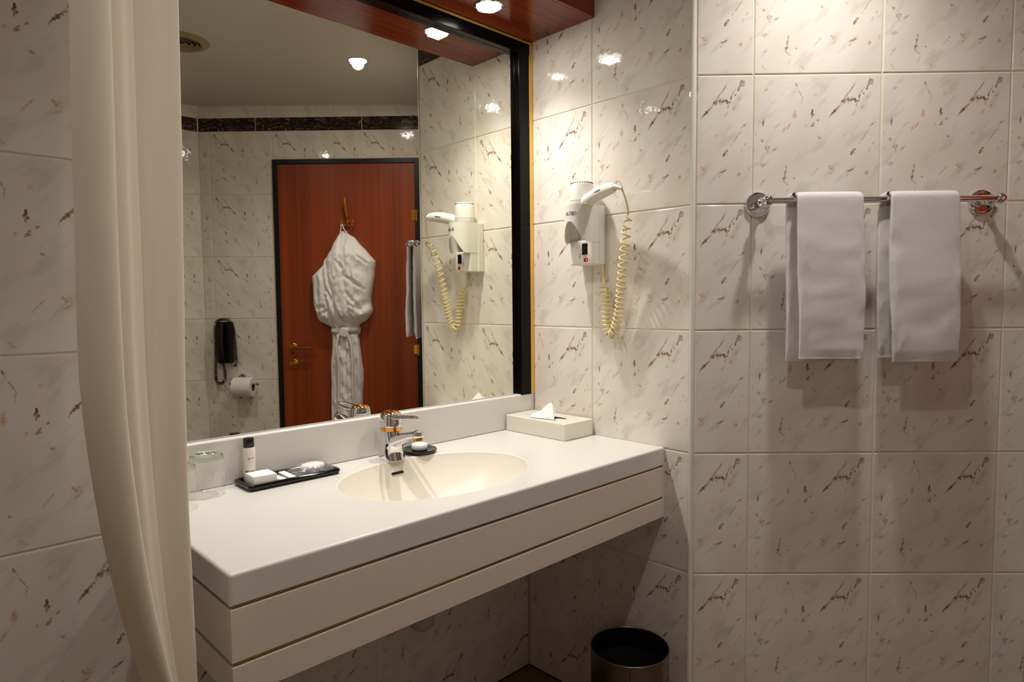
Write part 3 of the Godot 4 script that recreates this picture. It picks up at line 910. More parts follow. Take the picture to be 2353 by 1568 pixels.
func build_hair_dryer():
	# wall frame of the return wall: x = world z, y up, z = out of the wall (world -x)
	var rf := frame(Vector3(0, 0, 1), Vector3.ZERO)
	var o := thing("hair_dryer_holder", "white wall holder of the hair dryer with black socket and red switch", "holder", rf * Vector3(0.27, 1.362, 0), rf.basis)
	# local: x from the middle, y up from the bottom, z out
	var xl := -0.0445; var xr := 0.0447
	var b := MB.new()
	b.rbox(Vector3(0, 0.087, 0.0135), Vector3(xr - xl, 0.174, 0.027), 0.004, 2)
	put(o, "back_plate", b.done(), mat.white_plastic)
	b = MB.new()
	b.rbox(Vector3(0.0, 0.036, 0.038), Vector3(0.083, 0.072, 0.048), 0.004, 2)
	put(o, "socket_box", b.done(), mat.white_plastic)
	# cup: U-shaped shell, its lower edge cut as an arch
	b = MB.new()
	var outer_top := []; var prof := []
	var na := 40
	var pathp := []
	for k in 7: pathp.append(Vector2(xr - 0.001, lerpf(0.02, 0.066, k / 6.0)))
	for k in na + 1:
		var a := PI * k / na
		pathp.append(Vector2(cos(a) * (xr - 0.001), 0.066 + sin(a) * 0.0475))
	for k in 7: pathp.append(Vector2(xl + 0.001, lerpf(0.066, 0.02, k / 6.0)))
	var nv := 14
	for shell in [0.0, 1.0]:
		var pts := []
		for i in pathp.size():
			var s := absf(float(i) / (pathp.size() - 1) - 0.5) * 2.0    # 0 at the front, 1 at the wall
			var low := 0.124 - 0.058 * pow(smoothstep(0.04, 0.60, s), 0.9)
			var q: Vector2 = pathp[i]
			var pr: Vector2 = pathp[maxi(i - 1, 0)]; var nx: Vector2 = pathp[mini(i + 1, pathp.size() - 1)]
			var t := (nx - pr).normalized()
			var nrm := Vector2(t.y, -t.x)
			var row := []
			for j in nv + 1:
				var v := float(j) / nv
				var y := lerpf(low, 0.172, v)
				var c: Vector2 = q - nrm * 0.0025 * float(shell)
				var lean := 1.0 - 0.03 * (1.0 - v)
				row.append(Vector3(c.x * lean, y, c.y))
			pts.append(row)
		b.grid(pts, false, false, shell > 0.5)
		prof.append(pts)
	for i in pathp.size() - 1:
		for e in [0, nv]:
			var n := Vector3.DOWN if e == 0 else Vector3.UP
			b.quad(prof[0][i][e], prof[0][i + 1][e], prof[1][i + 1][e], prof[1][i][e], n)
	put(o, "cup", b.done(), mat.white_plastic)
	b = MB.new(); b.rbox(Vector3(0.006, 0.094, 0.0275), Vector3(0.048, 0.036, 0.004), 0.0015, 2)
	put(o, "inner_window", b.done(), mat.window_grey)
	# panel line, socket, switch, pictogram
	b = MB.new()
	b.rbox(Vector3(0.0015, 0.0365, 0.0622), Vector3(0.066, 0.066, 0.0016), 0.0007, 1)
	var pn := put(o, "front_panel", b.done(), mat.white_plastic)
	b = MB.new(); b.rbox(Vector3(0.0165, 0.046, 0.0633), Vector3(0.0205, 0.033, 0.0016), 0.0005, 1)
	put(pn, "socket", b.done(), mat.black_plastic)
	b = MB.new(); b.rbox(Vector3(0.0205, 0.0145, 0.0638), Vector3(0.0135, 0.0105, 0.003), 0.001, 1)
	put(pn, "switch", b.done(), mat.red)
	b = MB.new(); b.lathe([Vector2(0.0022, 0.0), Vector2(0.0014, 0.0006), Vector2(0, 0.0008)], 12, Transform3D(Basis(Vector3.RIGHT, PI / 2), Vector3(0.0238, 0.0145, 0.0652)))
	put(pn, "pilot_lamp", b.done(), mat.indicator)
	b = MB.new()
	for q in [[-0.002, 0.034, 0.0055, 0.0007], [-0.0045, 0.030, 0.0007, 0.007], [0.0005, 0.030, 0.0007, 0.007], [-0.002, 0.0262, 0.004, 0.0007], [-0.002, 0.0235, 0.0007, 0.005], [-0.003, 0.0205, 0.006, 0.0007], [0.0165, 0.0262, 0.016, 0.0005], [0.0165, 0.0245, 0.011, 0.0005]]:
		b.rbox(Vector3(q[0], q[1], 0.0632), Vector3(q[2], q[3], 0.0006), 0.0001, 1)
	put(pn, "pictogram", b.done(), mat.print)
	lettering(o, "ALISEO", 0.0095, Vector3(-0.004, 0.1465, 0.066), 0.0478, xr, 0.9)
	b = MB.new()
	var ln := []
	for k in 9:
		var a := -0.38 + 0.5 * k / 8.0 + 0.08
		ln.append(Vector3(sin(a + 0.45) * (xr + 0.0003), 0.1405 + 0.0052 * k / 8.0, 0.066 + cos(a + 0.45) * 0.0478))
	b.tube(ln, 0.00022, 4)
	put(o, "swash", b.done(), mat.print)
	# the dryer itself, nozzle down in the cup
	var d := thing("hair_dryer", "white hair dryer hanging nozzle-down with coiled cream cord", "hair dryer", rf * Vector3(0.268, 1.362, 0.054), rf.basis)
	b = MB.new()
	b.lathe([Vector2(0.0, 0.130), Vector2(0.020, 0.130), Vector2(0.023, 0.14), Vector2(0.0335, 0.168), Vector2(0.0345, 0.182), Vector2(0.0345, 0.186), Vector2(0.0342, 0.188), Vector2(0.0342, 0.233), Vector2(0.0335, 0.2355), Vector2(0.032, 0.237), Vector2(0.0315, 0.2385), Vector2(0.029, 0.243), Vector2(0.0, 0.2445)], 44)
	put(d, "barrel", b.done(), mat.white_plastic)
	b = MB.new()
	for k in 30:
		var a := TAU * k / 30.0
		var t := Transform3D(Basis(Vector3.UP, -a), Vector3.ZERO)
		b.xf = t
		b.rbox(Vector3(0.0322, 0.2382, 0), Vector3(0.0022, 0.003, 0.0028), 0.0003, 1)
	put(d, "intake_grille", b.done(), mat.dark)
	b = MB.new(); b.lathe([Vector2(0.0347, 0.1865), Vector2(0.0347, 0.1873)], 44)
	put(d, "seam", b.done(), mat.print)
	# handle: towards the room and a little up
	var h0 := Vector3(0.018, 0.178, 0.012); var h1 := Vector3(0.152, 0.204, 0.044)
	b = MB.new()
	var hp := []; var hr := []
	for k in 15:
		var s := k / 14.0
		hp.append(h0.lerp(h1, s) + Vector3(0, 0.006 * sin(s * PI), 0))
		var rr := 0.0175 + 0.0025 * sin(s * PI) - 0.003 * s
		if k == 14: rr = 0.0105
		if k == 13: rr = 0.0145
		hr.append(Vector2(rr * 0.92, rr * 1.05))
	b.tube(hp, hr, 20)
	var hd := put(d, "handle", b.done(), mat.white_plastic)
	var ax := (h1 - h0).normalized()
	b = MB.new()
	b.xf = Transform3D(Basis(ax, Vector3.UP.cross(ax).cross(ax).normalized() * -1.0, Vector3.UP.cross(ax).normalized() * -1.0).orthonormalized(), h0.lerp(h1, 0.56) + Vector3(0, 0.0075, 0.0165))
	b.rbox(Vector3.ZERO, Vector3(0.026, 0.0035, 0.0022), 0.001, 1)
	put(hd, "slide_switch", b.done(), mat.print)
	# strain relief and hanging loop
	var e0 := h1; var e1 := h1 + Vector3(0.022, -0.006, -0.004)
	b = MB.new(); b.tube([h1 - ax * 0.004, h1 + ax * 0.004, e0.lerp(e1, 0.4), e1], [0.011, 0.0075, 0.0055, 0.005], 14)
	put(d, "strain_relief", b.done(), mat.white_plastic)
	b = MB.new()
	var lp := []
	for k in 11:
		var s := k / 10.0
		lp.append(e0.lerp(e1, 0.05 + 0.95 * s) + Vector3(0.004 * s, 0.017 * sin(s * PI), 0.002))
	b.tube(lp, 0.0006, 5)
	put(d, "hanging_loop", b.done(), mat.print)
	# coiled cord, in wall coordinates then shifted to the thing
	var org := Vector3(0.268, 1.362, 0.054)
	var ctr := [org + e1, Vector3(0.449, 1.53, 0.086), Vector3(0.452, 1.505, 0.08), Vector3(0.448, 1.480, 0.074), Vector3(0.436, 1.455, 0.066), Vector3(0.428, 1.42, 0.06), Vector3(0.415, 1.36, 0.052), Vector3(0.405, 1.31, 0.046), Vector3(0.397, 1.26, 0.041), Vector3(0.388, 1.215, 0.037), Vector3(0.375, 1.178, 0.034), Vector3(0.362, 1.158, 0.032), Vector3(0.347, 1.166, 0.03), Vector3(0.340, 1.19, 0.028), Vector3(0.336, 1.22, 0.027), Vector3(0.330, 1.255, 0.025), Vector3(0.325, 1.285, 0.022), Vector3(0.318, 1.305, 0.016), Vector3(0.312, 1.322, 0.010), Vector3(0.309, 1.338, 0.009)]
	var cv := Curve3D.new()
	for i in ctr.size():
		var tg: Vector3 = (ctr[mini(i + 1, ctr.size() - 1)] - ctr[maxi(i - 1, 0)]) / 6.0
		cv.add_point(ctr[i], -tg, tg)
	var L := cv.get_baked_length()
	var path := []
	var n := 900
	# turns lie closer together towards the bottom of the loop
	var ph := 0.0
	for k in n + 1:
		var s := float(k) / n
		var p := cv.sample_baked(L * s, true)
		var t := (cv.sample_baked(minf(L * s + 0.002, L), true) - cv.sample_baked(maxf(L * s - 0.002, 0), true)).normalized()
		var side := t.cross(Vector3(0, 0, 1))
		if side.length() < 0.01: side = Vector3.RIGHT
		side = side.normalized()
		var oth := side.cross(t)
		var am := 0.0116 * smoothstep(0.10, 0.16, s) * (1.0 - smoothstep(0.915, 0.95, s))
		var pitch := lerpf(0.0245, 0.0125, smoothstep(0.2, 0.6, s))
		ph += TAU * (L / n) / pitch
		path.append(p + (side * cos(ph) + oth * sin(ph)) * am - org)
	b = MB.new(); b.tube(path, 0.0027, 8)
	put(d, "coiled_cord", b.done(), mat.cream_cord)
	b = MB.new(); b.tube([Vector3(0.309, 1.336, 0.009) - org, Vector3(0.308, 1.364, 0.010) - org], [0.0045, 0.006], 10)
	put(d, "cord_plug", b.done(), mat.cream_cord)

func lettering(parent: Node, text: String, size: float, at: Vector3, rz: float, rx: float, shift: float):
	# small print wrapped on the half-round front of the holder, letter by letter
	var g := MB.new()
	var f := SystemFont.new()
	f.font_names = PackedStringArray(["Droid Serif"])
	var o := Node3D.new()
	var adv := size * 0.62
	var st := SurfaceTool.new()
	st.begin(Mesh.PRIMITIVE_TRIANGLES)
	for i in text.length():
		var tm := TextMesh.new()
		tm.text = text[i]; tm.font = f; tm.font_size = 64; tm.pixel_size = size / 64.0 * 1.35; tm.depth = 0.0003
		var a := (at.x + (i - (text.length() - 1) * 0.5) * adv) / rx + shift * 0.2
		var x := Transform3D(Basis(Vector3.UP, a), Vector3(sin(a) * rx, at.y, at.z + cos(a) * rz))
		st.append_from(tm, 0, x)
	put(parent, "lettering", st.commit(), mat.print)
	o.free()

func build_counter_things():
	# ---- faucet
	var fx := -0.606
	var o := thing("faucet", "chrome single-lever basin mixer with gold ring", "faucet", Vector3(fx, H, 0.076))
	var b := MB.new()
	# body: stacked rounded sections [y, z centre, half x, half z]
	var secs = [[0.0, 0.0, 0.0312, 0.0370], [0.0015, 0.0, 0.0312, 0.0370], [0.012, 0.0, 0.0303, 0.0345], [0.024, 0.0, 0.0296, 0.0320], [0.036, 0.001, 0.0290, 0.0315], [0.046, 0.003, 0.0285, 0.0325], [0.056, 0.003, 0.0280, 0.0315], [0.066, 0.001, 0.0276, 0.0285], [0.074, 0.0, 0.0272, 0.0275], [0.0765, 0.0, 0.0262, 0.0262]]
	var rows := []
	for s in secs:
		var ring := []
		for k in 41:
			var a := TAU * k / 40.0
			var ex := signf(cos(a)) * pow(absf(cos(a)), 0.85); var ez := signf(sin(a)) * pow(absf(sin(a)), 0.85)
			ring.append(Vector3(ex * s[2], s[0], s[1] + ez * s[3]))
		rows.append(ring)
	b.grid(rows, false, true, true)
	put(o, "body", b.done(), mat.chrome)
	b = MB.new()
	# spout: flattened tube rising gently outwards
	var sp := []; var sr := []
	for k in 13:
		var s := k / 12.0
		sp.append(Vector3(0, 0.045 + 0.036 * pow(s, 0.85), 0.010 + 0.108 * s))
		sr.append(Vector2(lerpf(0.0235, 0.0135, s), lerpf(0.0230, 0.0095, pow(s, 0.5))))
	sp.append(Vector3(0, 0.0815, 0.124)); sr.append(Vector2(0.0115, 0.0075))
	sp.append(Vector3(0, 0.0817, 0.1275)); sr.append(Vector2(0.006, 0.004))
	b.tube(sp, sr, 28)
	b.lathe([Vector2(0.0, 0.012), Vector2(0.009, 0.0105), Vector2(0.0135, 0.006), Vector2(0.0145, 0.0), Vector2(0.0145, -0.006), Vector2(0.0132, -0.008)], 28, Transform3D(Basis(Vector3.RIGHT, -0.18), Vector3(0, 0.0805, 0.117)))
	put(o, "spout", b.done(), mat.chrome)
	b = MB.new()
	b.lathe([Vector2(0.0125, -0.007), Vector2(0.0122, -0.016), Vector2(0.0105, -0.0175), Vector2(0.0, -0.0165)], 28, Transform3D(Basis(Vector3.RIGHT, -0.18), Vector3(0, 0.0805, 0.117)))
	put(o, "aerator", b.done(), mat.gold)
	b = MB.new(); b.lathe([Vector2(0.0262, 0.0755), Vector2(0.0276, 0.077), Vector2(0.0276, 0.0845), Vector2(0.0262, 0.086)], 40)
	put(o, "gold_ring", b.done(), mat.gold)
	b = MB.new(); b.lathe([Vector2(0.0262, 0.085), Vector2(0.0294, 0.0868), Vector2(0.0296, 0.091), Vector2(0.0286, 0.104), Vector2(0.0270, 0.117), Vector2(0.0258, 0.1205), Vector2(0.0235, 0.1225)], 40)
	var hd := put(o, "lever_head", b.done(), mat.chrome)
	b = MB.new(); b.lathe([Vector2(0.0235, 0.1218), Vector2(0.019, 0.1258), Vector2(0.010, 0.1285), Vector2(0.0, 0.129)], 36)
	put(hd, "gold_cap", b.done(), mat.gold)
	b = MB.new(); b.rbox(Vector3(0.0, 0.1272, -0.008), Vector3(0.012, 0.003, 0.008), 0.0012, 1)
	put(hd, "red_mark", b.done(), mat.red_cap)
	# open loop lever
	b = MB.new()
	var lv := []; var lr := []
	for k in 40:
		var a := TAU * k / 40.0
		var zz := 0.062 + 0.058 * cos(a)
		var xx := 0.0175 * sin(a) * (1.0 - 0.25 * smoothstep(0.05, 0.12, zz))
		lv.append(Vector3(xx, 0.1135 + 0.007 * smoothstep(0.02, 0.11, zz), zz))
		lr.append(Vector2(0.0040, 0.0030))
	b.tube(lv, lr, 10, true)
	put(hd, "lever", b.done(), mat.chrome)
	# ---- soap dish and soap
	o = thing("soap_dish", "small round black soap dish beside the faucet", "dish", Vector3(-0.512, H, 0.070))
	b = MB.new(); b.lathe([Vector2(0.0, 0.0), Vector2(0.036, 0.0), Vector2(0.0455, 0.004), Vector2(0.048, 0.008), Vector2(0.047, 0.0105), Vector2(0.043, 0.0105), Vector2(0.030, 0.0075), Vector2(0.0, 0.007)], 48)
	put(o, "plate", b.done(), mat.ceramic_black)
	o = thing("wrapped_soap", "round white soap in pleated paper on the black dish", "soap", Vector3(-0.510, H + 0.0074, 0.068))
	b = MB.new()
	var pl := []
	for q in [[0.0, 0.0], [0.018, 0.0], [0.0212, 0.002], [0.0218, 0.008], [0.0212, 0.0145], [0.0185, 0.0168], [0.012, 0.0172], [0.0, 0.0172]]:
		var ring := []
		for k in 97:
			var a := TAU * k / 96.0
			var rr: float = q[0] * (1.0 + (0.022 * sin(a * 24.0) if q[0] > 0.015 else 0.0))
			ring.append(Vector3(cos(a) * rr, q[1], sin(a) * rr))
		pl.append(ring)
	b.grid(pl, false, true, true)
	put(o, "pleated_wrapper", b.done(), mat.paper)
	b = MB.new(); b.lathe([Vector2(0.0105, 0.0168), Vector2(0.0105, 0.0176), Vector2(0.0, 0.0178)], 28)
	put(o, "round_seal", b.done(), mat.soap)
	# ---- tray with toiletries
	var ty := H
	o = thing("amenity_tray", "black glossy rectangular tray with toiletries", "tray", Vector3(-0.886, ty + 0.0002, 0.0685))
	b = MB.new()
	b.rbox(Vector3(0, 0.0035, 0), Vector3(0.214, 0.007, 0.086), 0.003, 2)
	put(o, "base", b.done(), mat.black_glass)
	b = MB.new()
	var rim := []
	for c in [[0.1, 0.036, 0.0], [-0.1, 0.036, PI * 0.5], [-0.1, -0.036, PI], [0.1, -0.036, PI * 1.5]]:
		for k in 5:
			var a: float = c[2] + PI * 0.5 * k / 4.0
			rim.append(Vector3(c[0] + cos(a) * 0.006, 0.0085, c[1] + sin(a) * 0.006))
	b.tube(rim, Vector2(0.0055, 0.0055), 10, true)
	put(o, "rim", b.done(), mat.black_glass)
	var tb := ty + 0.0072
	o = thing("lotion_bottle", "slim cream lotion bottle with black cap on the tray", "bottle", Vector3(-0.966, tb, 0.0405))
	b = MB.new(); b.lathe([Vector2(0.0, 0.0), Vector2(0.0125, 0.0), Vector2(0.0136, 0.0015), Vector2(0.0136, 0.074), Vector2(0.0125, 0.077), Vector2(0.009, 0.0785)], 36)
	put(o, "body", b.done(), mat.bottle)
	b = MB.new(); b.lathe([Vector2(0.011, 0.0775), Vector2(0.0118, 0.0785), Vector2(0.0116, 0.0965), Vector2(0.0105, 0.0985), Vector2(0.0, 0.099)], 32)
	put(o, "cap", b.done(), mat.black_plastic)
	for q in [[0.0235, 0.0072, "BODY LOTION", 0.0021]]:
		var st := SurfaceTool.new(); st.begin(Mesh.PRIMITIVE_TRIANGLES)
		var f := SystemFont.new(); f.font_names = PackedStringArray(["Droid Serif"])
		var tx: String = q[2]
		for i in tx.length():
			if tx[i] == " ": continue
			var tm := TextMesh.new()
			tm.text = tx[i]; tm.font = f; tm.font_size = 64; tm.pixel_size = q[3] / 64.0 * 1.35; tm.depth = 0.0001
			var a := (i - (tx.length() - 1) * 0.5) * 0.0017 / 0.0136 - 0.36
			st.append_from(tm, 0, Transform3D(Basis(Vector3.UP, a), Vector3(sin(a), 0, cos(a)) * 0.01362 + Vector3(0, q[0], 0)))
		put(o, "lettering", st.commit(), mat.red_print)
	b = MB.new()
	for q in [[-0.55, 0.05, 0.054], [0.12, 0.0, 0.054], [-0.42, -0.12, 0.0515]]:
		var arc := []
		for k in 7:
			var a: float = q[0] + (0.5 if q[2] > 0.052 else 0.28) * k / 6.0 - 0.1
			arc.append(Vector3(sin(a) * 0.01365, q[2], cos(a) * 0.01365))
		b.tube(arc, Vector2(0.0004, 0.0007), 5)
	put(o, "print_lines", b.done(), mat.red_print)
	o = thing("soap_carton", "small square white carton on the black tray", "box", Vector3(-0.957, tb, 0.081), Basis(Vector3.UP, -0.03))
	b = MB.new(); b.rbox(Vector3(0, 0.0115, 0), Vector3(0.052, 0.023, 0.052), 0.001, 1)
	put(o, "body", b.done(), mat.paper)
	b = MB.new()
	var flap := [Vector3(0.026, 0.0232, 0.0255), Vector3(0.010, 0.0236, 0.0225), Vector3(-0.008, 0.0236, 0.0245), Vector3(-0.026, 0.0232, 0.0255)]
	b.tube(flap, 0.0003, 4)
	put(o, "flap_edge", b.done(), mat.soap)
	for k in 2:
		o = thing("paper_sachet", "flat white paper sachet next to the carton" if k == 0 else "flat white paper sachet between another sachet and the wrapped soap", "sachet", Vector3(-0.915 + 0.026 * k, tb, 0.066), Basis(Vector3.UP, 0.05 - 0.08 * k))
		b = MB.new(); b.rbox(Vector3(0, 0.003, 0), Vector3(0.0165, 0.005, 0.066), 0.0022, 2)
		put(o, "packet", b.done(), mat.paper)
		b = MB.new(); b.rbox(Vector3(0, 0.0015, 0), Vector3(0.0195, 0.0008, 0.074), 0.0003, 1)
		put(o, "crimped_edge", b.done(), mat.film)
	o = thing("bagged_soap", "oval soap in a clear plastic pouch on the tray", "soap", Vector3(-0.828, tb, 0.064))
	b = MB.new()
	var so := []
	for k in 11:
		var v := -PI / 2 + PI * k / 10.0
		var ring := []
		for j in 41:
			var a := TAU * j / 40.0
			var e := pow(absf(cos(v)), 0.55)
			ring.append(Vector3(cos(a) * 0.030 * e + 0.004, 0.0105 + 0.0092 * signf(sin(v)) * pow(absf(sin(v)), 0.7), sin(a) * 0.0205 * e))
		so.append(ring)
	b.grid(so, false, true, true)
	put(o, "soap_bar", b.done(), mat.soap)
	b = MB.new()
	var bag := []
	for k in 15:
		var u := k / 14.0
		var row := []
		for j in 15:
			var v := j / 14.0
			var dx := (u - 0.5) * 2.0; var dz := (v - 0.5) * 2.0
			var bulge := (1.0 - pow(absf(dx), 3.0)) * (1.0 - pow(absf(dz), 3.0))
			row.append(Vector3(dx * 0.050 + 0.001, 0.0035 + 0.018 * bulge + 0.0016 * noise.get_noise_2d(u * 900, v * 900) * 3.0, dz * 0.034 * (1.0 - 0.12 * dx * dx)))
		bag.append(row)
	b.grid(bag, false, false, true)
	put(o, "pouch", b.done(), mat.film)
	# ---- upturned tumblers
	b = MB.new(); b.lathe([Vector2(0.0352, 0.0), Vector2(0.0362, 0.0008), Vector2(0.0374, 0.015), Vector2(0.0382, 0.035), Vector2(0.0378, 0.055), Vector2(0.0362, 0.070), Vector2(0.0345, 0.0775)], 56)
	var gm := b.done()
	b = MB.new(); b.lathe([Vector2(0.0, 0.077), Vector2(0.026, 0.077), Vector2(0.0343, 0.0776), Vector2(0.0338, 0.0825), Vector2(0.0325, 0.087), Vector2(0.030, 0.0895), Vector2(0.024, 0.0895), Vector2(0.012, 0.086), Vector2(0.0, 0.0855)], 56)
	var gb := b.done()
	var gl := [[Vector3(-1.066, H + 0.0002, 0.060), "upturned clear tumbler nearer the lotion bottle"], [Vector3(-1.142, H + 0.0002, 0.118), "upturned clear tumbler half hidden by the shower curtain"]]
	for q in gl:
		o = thing("tumbler", q[1], "glass", q[0], Basis.IDENTITY, "tumblers on the counter")
		put(o, "glass_body", gm, mat.thin_glass)
		put(o, "thick_base", gb, mat.glass)
	# ---- tissue box
	o = thing("tissue_box", "cream tissue box with a white tissue pulled up", "tissue box", Vector3(-0.0725, H, 0.147))
	b = MB.new()
	b.rbox(Vector3(0, 0.0253, 0), Vector3(0.131, 0.0505, 0.248), 0.003, 2)
	put(o, "cover", b.done(), mat.tissue_box)
	b = MB.new()
	var ov := PackedVector2Array()
	for k in 28:
		var a := TAU * k / 28.0
		ov.append(Vector2(cos(a) * 0.010, sin(a) * 0.072))
	b.xf = Transform3D(Basis(Vector3.RIGHT, PI / 2), Vector3(0.004, 0.0508, 0.0))
	b.extrude(ov, -0.0003, 0.0003)
	put(o, "slot", b.done(), mat.dark)
	b = MB.new()
	var tp := []
	for i in 15:
		var u := i / 14.0
		var row := []
		for j in 9:
			var v := j / 8.0
			# fan from the slot: left corner low, peak towards the room side
			var zz := lerpf(-0.060, 0.046, u)
			var hgt := (0.006 + 0.042 * pow(clampf(u / 0.78, 0, 1), 1.1)) * (1.0 - smoothstep(0.80, 1.0, u) * 0.85)
			var lean := -0.020 * v * (0.3 + u * 0.7)
			row.append(Vector3(0.004 + 0.004 * sin(u * 5.0) + lean + 0.006 * v * sin(u * 9.0), 0.0505 + hgt * sin(v * PI * 0.5), zz + 0.008 * v * (0.6 - u)))
		tp.append(row)
	b.grid(tp)
	# second leaf folding down towards the counter side
	var tq := []
	for i in 15:
		var u := i / 14.0
		var row := []
		for j in 9:
			var v := j / 8.0
			var top: Vector3 = tp[i][8]
			var tgt := Vector3(-0.046 - 0.006 * sin(u * 6.0), 0.0525, lerpf(-0.035, 0.062, u))
			row.append(top.lerp(tgt, v) + Vector3(0, 0.004 * sin(v * PI), 0))
		tq.append(row)
	b.grid(tq)
	put(o, "tissue", b.done(), mat.paper)

